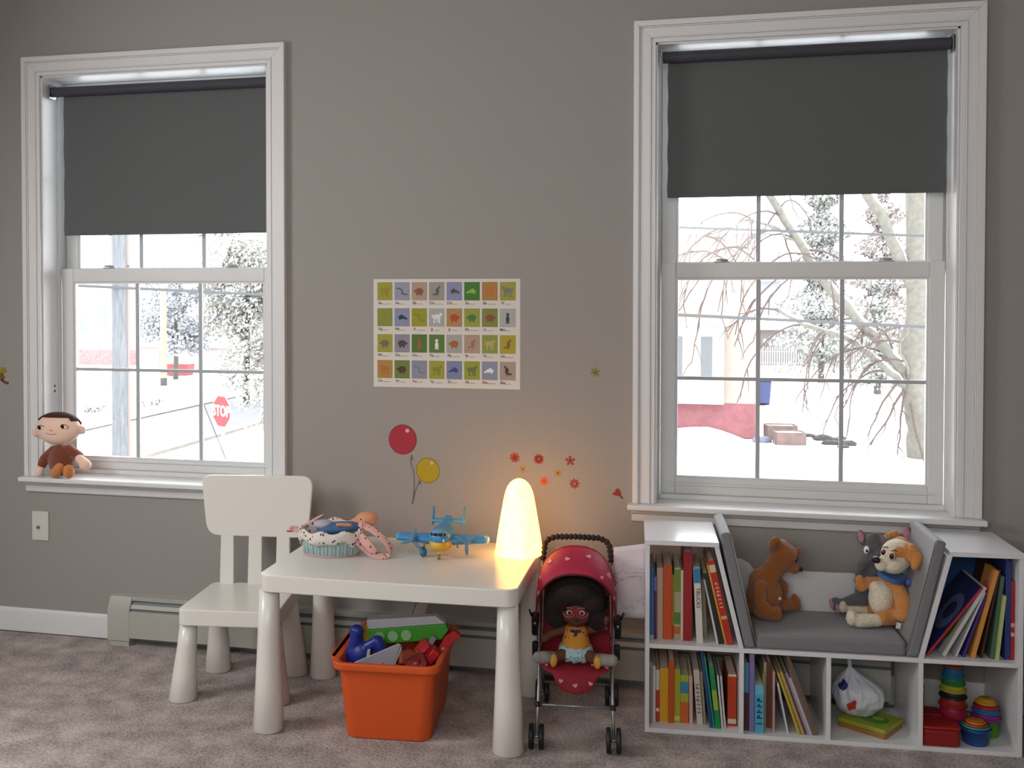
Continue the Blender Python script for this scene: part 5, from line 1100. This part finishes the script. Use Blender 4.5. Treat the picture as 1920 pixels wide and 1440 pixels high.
for i, (x, y, s_) in enumerate(((3.15, 30.3, .16), (3.45, 29.9, .12), (3.75, 29.2, .20), (4.05, 29.0, .15), (4.28, 29.5, .12), (3.85, 28.3, .17), (4.30, 28.2, .18), (4.12, 27.7, .12), (1.98, 28.4, .20))):
    m = MB().ell((0, 0, 0), (s_ * 1.5, s_, s_ * .6), u=9, v=6)
    for v in m.bm.verts: v.co += Vector(noise.noise_vector(v.co * 6 + Vector((i, 0, 0)))) * s_ * .25
    lbs = ['small dark rock farthest back beside the planters', 'small rock second from the planters', 'largest dark rock in the middle of the row', 'dark rock just right of the largest', 'small rock at the right rear', 'flat rock nearest the house front', 'dark rock at the right front', 'tiny rock at the front right', 'bluish heap between house corner and planters']
    o = obj('rock', m, M_ext('rock_blue' if i == 8 else 'rock', '9aa0b8' if i == 8 else '5a5654', .8 if i == 8 else .6), loc=(x, y, GZ + s_ * .25)); tag(o, lbs[i], 'rock', 'rocks in the snowy yard')
t = thing('picket_fence', 'long white picket fence across the far yard', 'fence', (7, 60, GZ)); m = MB()
for i in range(110): m.box(-6 + i * .13, -6 + i * .13 + .07, -.02, .02, .1, 1.25)
o = obj('pickets', m, M_ext('picket', 'dedede', .9), t); o['kind'] = 'stuff'; obj('rail', MB().box(-6, 8.4, .02, .06, .3, .38).box(-6, 8.4, .02, .06, .95, 1.03), M_ext('picket', 'dedede', .9), t)
house('long_shed', 'long low brown-grey shed behind the picket fence', 2.5, 14, 63, 68, -.85, M_ext('shed_wall', 'a89c98', .8), (), roofh=.8, mr=M_snow)
house('distant_house', 'blue-grey distant house among the evergreens', 2.6, 5.6, 75, 80, 2.2, M_ext('distant_wall', 'c3c5cf', .9), ((3.4, 4.1, 0, 1.4),), roofh=1.6)
Mg3 = M_ext('evergreen', 'a5a79e', 1.7, var=.25, scale=2); Mg4 = M_ext('russet', 'bfb0a8', 1.6, var=.2, scale=2)
for (x, y, h_, rx, nn, mg, lb, sd) in ((5.8, 50, 11.5, 2.9, 12000, Mg3, 'tall grey-green evergreen in the middle of the right window view', 11), (9.0, 53, 10.5, 3.1, 11000, Mg4, 'russet snowy evergreen behind the big bare trunk', 12), (7.6, 45, 6.0, 1.2, 4000, Mg3, 'shorter evergreen behind the leaning limb', 13), (13.2, 50, 7.5, 1.8, 3500, Mg4, 'russet evergreen at the far right of the window view', 14)):
    t = thing('evergreen_tree', lb, 'tree', (x, y, GZ), group='evergreens beyond the fence')
    def fn(r_, h_=h_, rx=rx):
        v = r_.random() ** .8; z = h_ * (.05 + .95 * v); layer = .65 + .35 * math.cos(v * 40); a = r_.uniform(0, 2 * PI); q = rx * (1.12 - v) * layer * math.sqrt(r_.random())
        return Vector((q * math.cos(a), q * math.sin(a), z - .12 * q))
    o = link('foliage', flakes(nn, fn, .05, .12, sd), mg, t); o['kind'] = 'stuff'; o = link('snow_clumps', flakes(nn // 2, lambda r_: fn(r_) + Vector((0, 0, .08)), .05, .12, sd + 30), Ms, t); o['kind'] = 'stuff'
    obj('trunk', MB().tube([(0, 0, 0), (0, 0, h_ * .97)], [.16, .02], 8), M_ext('bark', '8d857c', .7), t)
# big bare tree with snow on its limbs and drooping twigs
t = thing('bare_tree', 'large bare tree with snow-topped limbs and drooping twigs, right window view', 'tree', (5.90, 26.2, GZ - .1)); o0 = Vector((5.90, 26.2, GZ - .1))
Mb_ = M_ext('tree_bark', 'a39e90', .75, var=.2, bump=.5, scale=8); Mtw = M_ext('twig', '8a7068', .6)
def rel(pts): return [Vector(p) - o0 for p in pts]
def jit(pts, k, seed):
    r_ = random.Random(seed); out = [pts[0]]
    for a, b_ in zip(pts, pts[1:]):
        for j in (1, 2, 3): out.append(a.lerp(b_, j / 3) + Vector((r_.uniform(-k, k), r_.uniform(-k, k), r_.uniform(-k, k))) * (0 if j == 3 else 1))
    return out
obj('trunk', MB().tube(jit(rel([(5.90, 26.2, -3.1), (5.85, 26.2, -2.2), (5.68, 26.2, -1.3), (5.62, 26.25, -.7), (5.78, 26.3, .6), (5.80, 26.4, 2.2), (5.75, 26.5, 4.5), (5.6, 26.5, 6.5)]), .02, 1), [.36] * 3 + [.31] * 3 + [.30] * 3 + [.36] * 3 + [.30] * 3 + [.30] * 3 + [.30] * 3 + [.22], 14), Mb_, t, smooth=True)
limbs = [([(5.55, 26.15, -.95), (5.30, 26.0, -.62), (4.97, 25.9, -.18), (4.17, 25.7, .66), (3.36, 25.5, 1.66), (3.00, 25.4, 2.15), (2.53, 25.3, 2.95), (1.98, 25.2, 3.85), (1.5, 25.1, 4.8)], .155, .09),
         ([(5.50, 26.1, -1.15), (5.0, 25.8, -.72), (4.45, 25.6, -.20), (3.95, 25.5, .14), (3.60, 25.3, .30), (2.82, 25.2, .52), (2.14, 25.0, .95)], .10, .045),
         ([(5.70, 26.3, 1.3), (5.25, 26.2, 2.4), (4.94, 26.1, 3.16), (4.48, 26, 3.87), (4.1, 26, 4.9)], .16, .12),
         ([(3.36, 25.5, 1.66), (2.6, 25.0, 2.0), (1.6, 24.6, 2.15), (.6, 24.3, 2.0)], .05, .02), ([(2.8, 25.4, 2.5), (2.2, 25, 3.0), (1.3, 24.6, 3.2), (.3, 24.2, 2.8)], .045, .015), ([(2.53, 25.3, 2.95), (1.9, 24.9, 3.1), (1.4, 24.8, 2.5)], .05, .02),
         ([(5.5, 26, -.9), (5.2, 25.4, -.2), (5.35, 25.2, .5), (5.9, 25.0, .9)], .04, .02)]
rt_ = random.Random(21); tw = MB()
for li, (pts, r0, r1) in enumerate(limbs):
    P_s = jit(rel(pts), .04 if li < 3 else .08, li + 40); N = len(P_s); rad = [r0 + (r1 - r0) * i / (N - 1) for i in range(N)]
    lm = obj('limb', MB().tube(P_s, rad, 10), Mb_, t, smooth=True)
    if li < 4: obj('snow_cover', MB().tube([p + Vector((.5 * r_ * .5, -.01, r_ * .72)) for p, r_ in zip(P_s[1:], rad[1:])], [r_ * (.62 if (i % 7) < 5 else .25) for i, r_ in enumerate(rad[1:])], 8), M_snow, lm, smooth=True)
    if li in (2,): continue
    for i in range(2, N):
        if rt_.random() < (.75 if li in (3, 4, 5) else .42):
            p = P_s[i].copy(); d = Vector((rt_.uniform(-1, .3), rt_.uniform(-.4, .2), rt_.uniform(-.2, .6))).normalized(); q = [p.copy()]; L = rt_.randint(6, 13)
            for s_ in range(L):
                d = (d + Vector((rt_.uniform(-.25, .18), rt_.uniform(-.1, .1), -.26 + rt_.uniform(-.12, .12)))).normalized(); p = p + d * .24; q.append(p.copy())
                if rt_.random() < .5:
                    d2 = (d + Vector((rt_.uniform(-.9, .9), rt_.uniform(-.3, .3), rt_.uniform(-.6, .3)))).normalized(); tw.tube([p, p + d2 * .16, p + d2 * .30 + Vector((0, 0, -.08)), p + d2 * .42 + Vector((0, 0, -.2))], [.016, .013, .010, .007], 4)
            tw.tube(q, [.030 - .016 * j / L for j in range(L + 1)], 5)
for (a, dx) in (((5.35, 25.6, -1.15), -.55), ((5.40, 25.6, -1.2), -.12), ((5.5, 25.6, -1.5), .05), ((5.25, 25.5, -.9), -.9)):
    p = Vector(a) - o0; d = Vector((dx, 0, -.7)).normalized(); q = [p.copy()]
    for s_ in range(7):
        d = (d + Vector((rt_.uniform(-.25, .2), 0, rt_.uniform(-.3, .1)))).normalized(); p = p + d * .24; q.append(p.copy())
        if s_ % 2: tw.tube([p, p + Vector((rt_.uniform(-.2, .2), 0, -.22)), p + Vector((rt_.uniform(-.2, .2), 0, -.45))], [.018, .014, .009], 4)
    tw.tube(q, [.040 - .003 * j for j in range(8)], 5)
o = obj('twigs', tw, Mtw, t); o['kind'] = 'stuff'
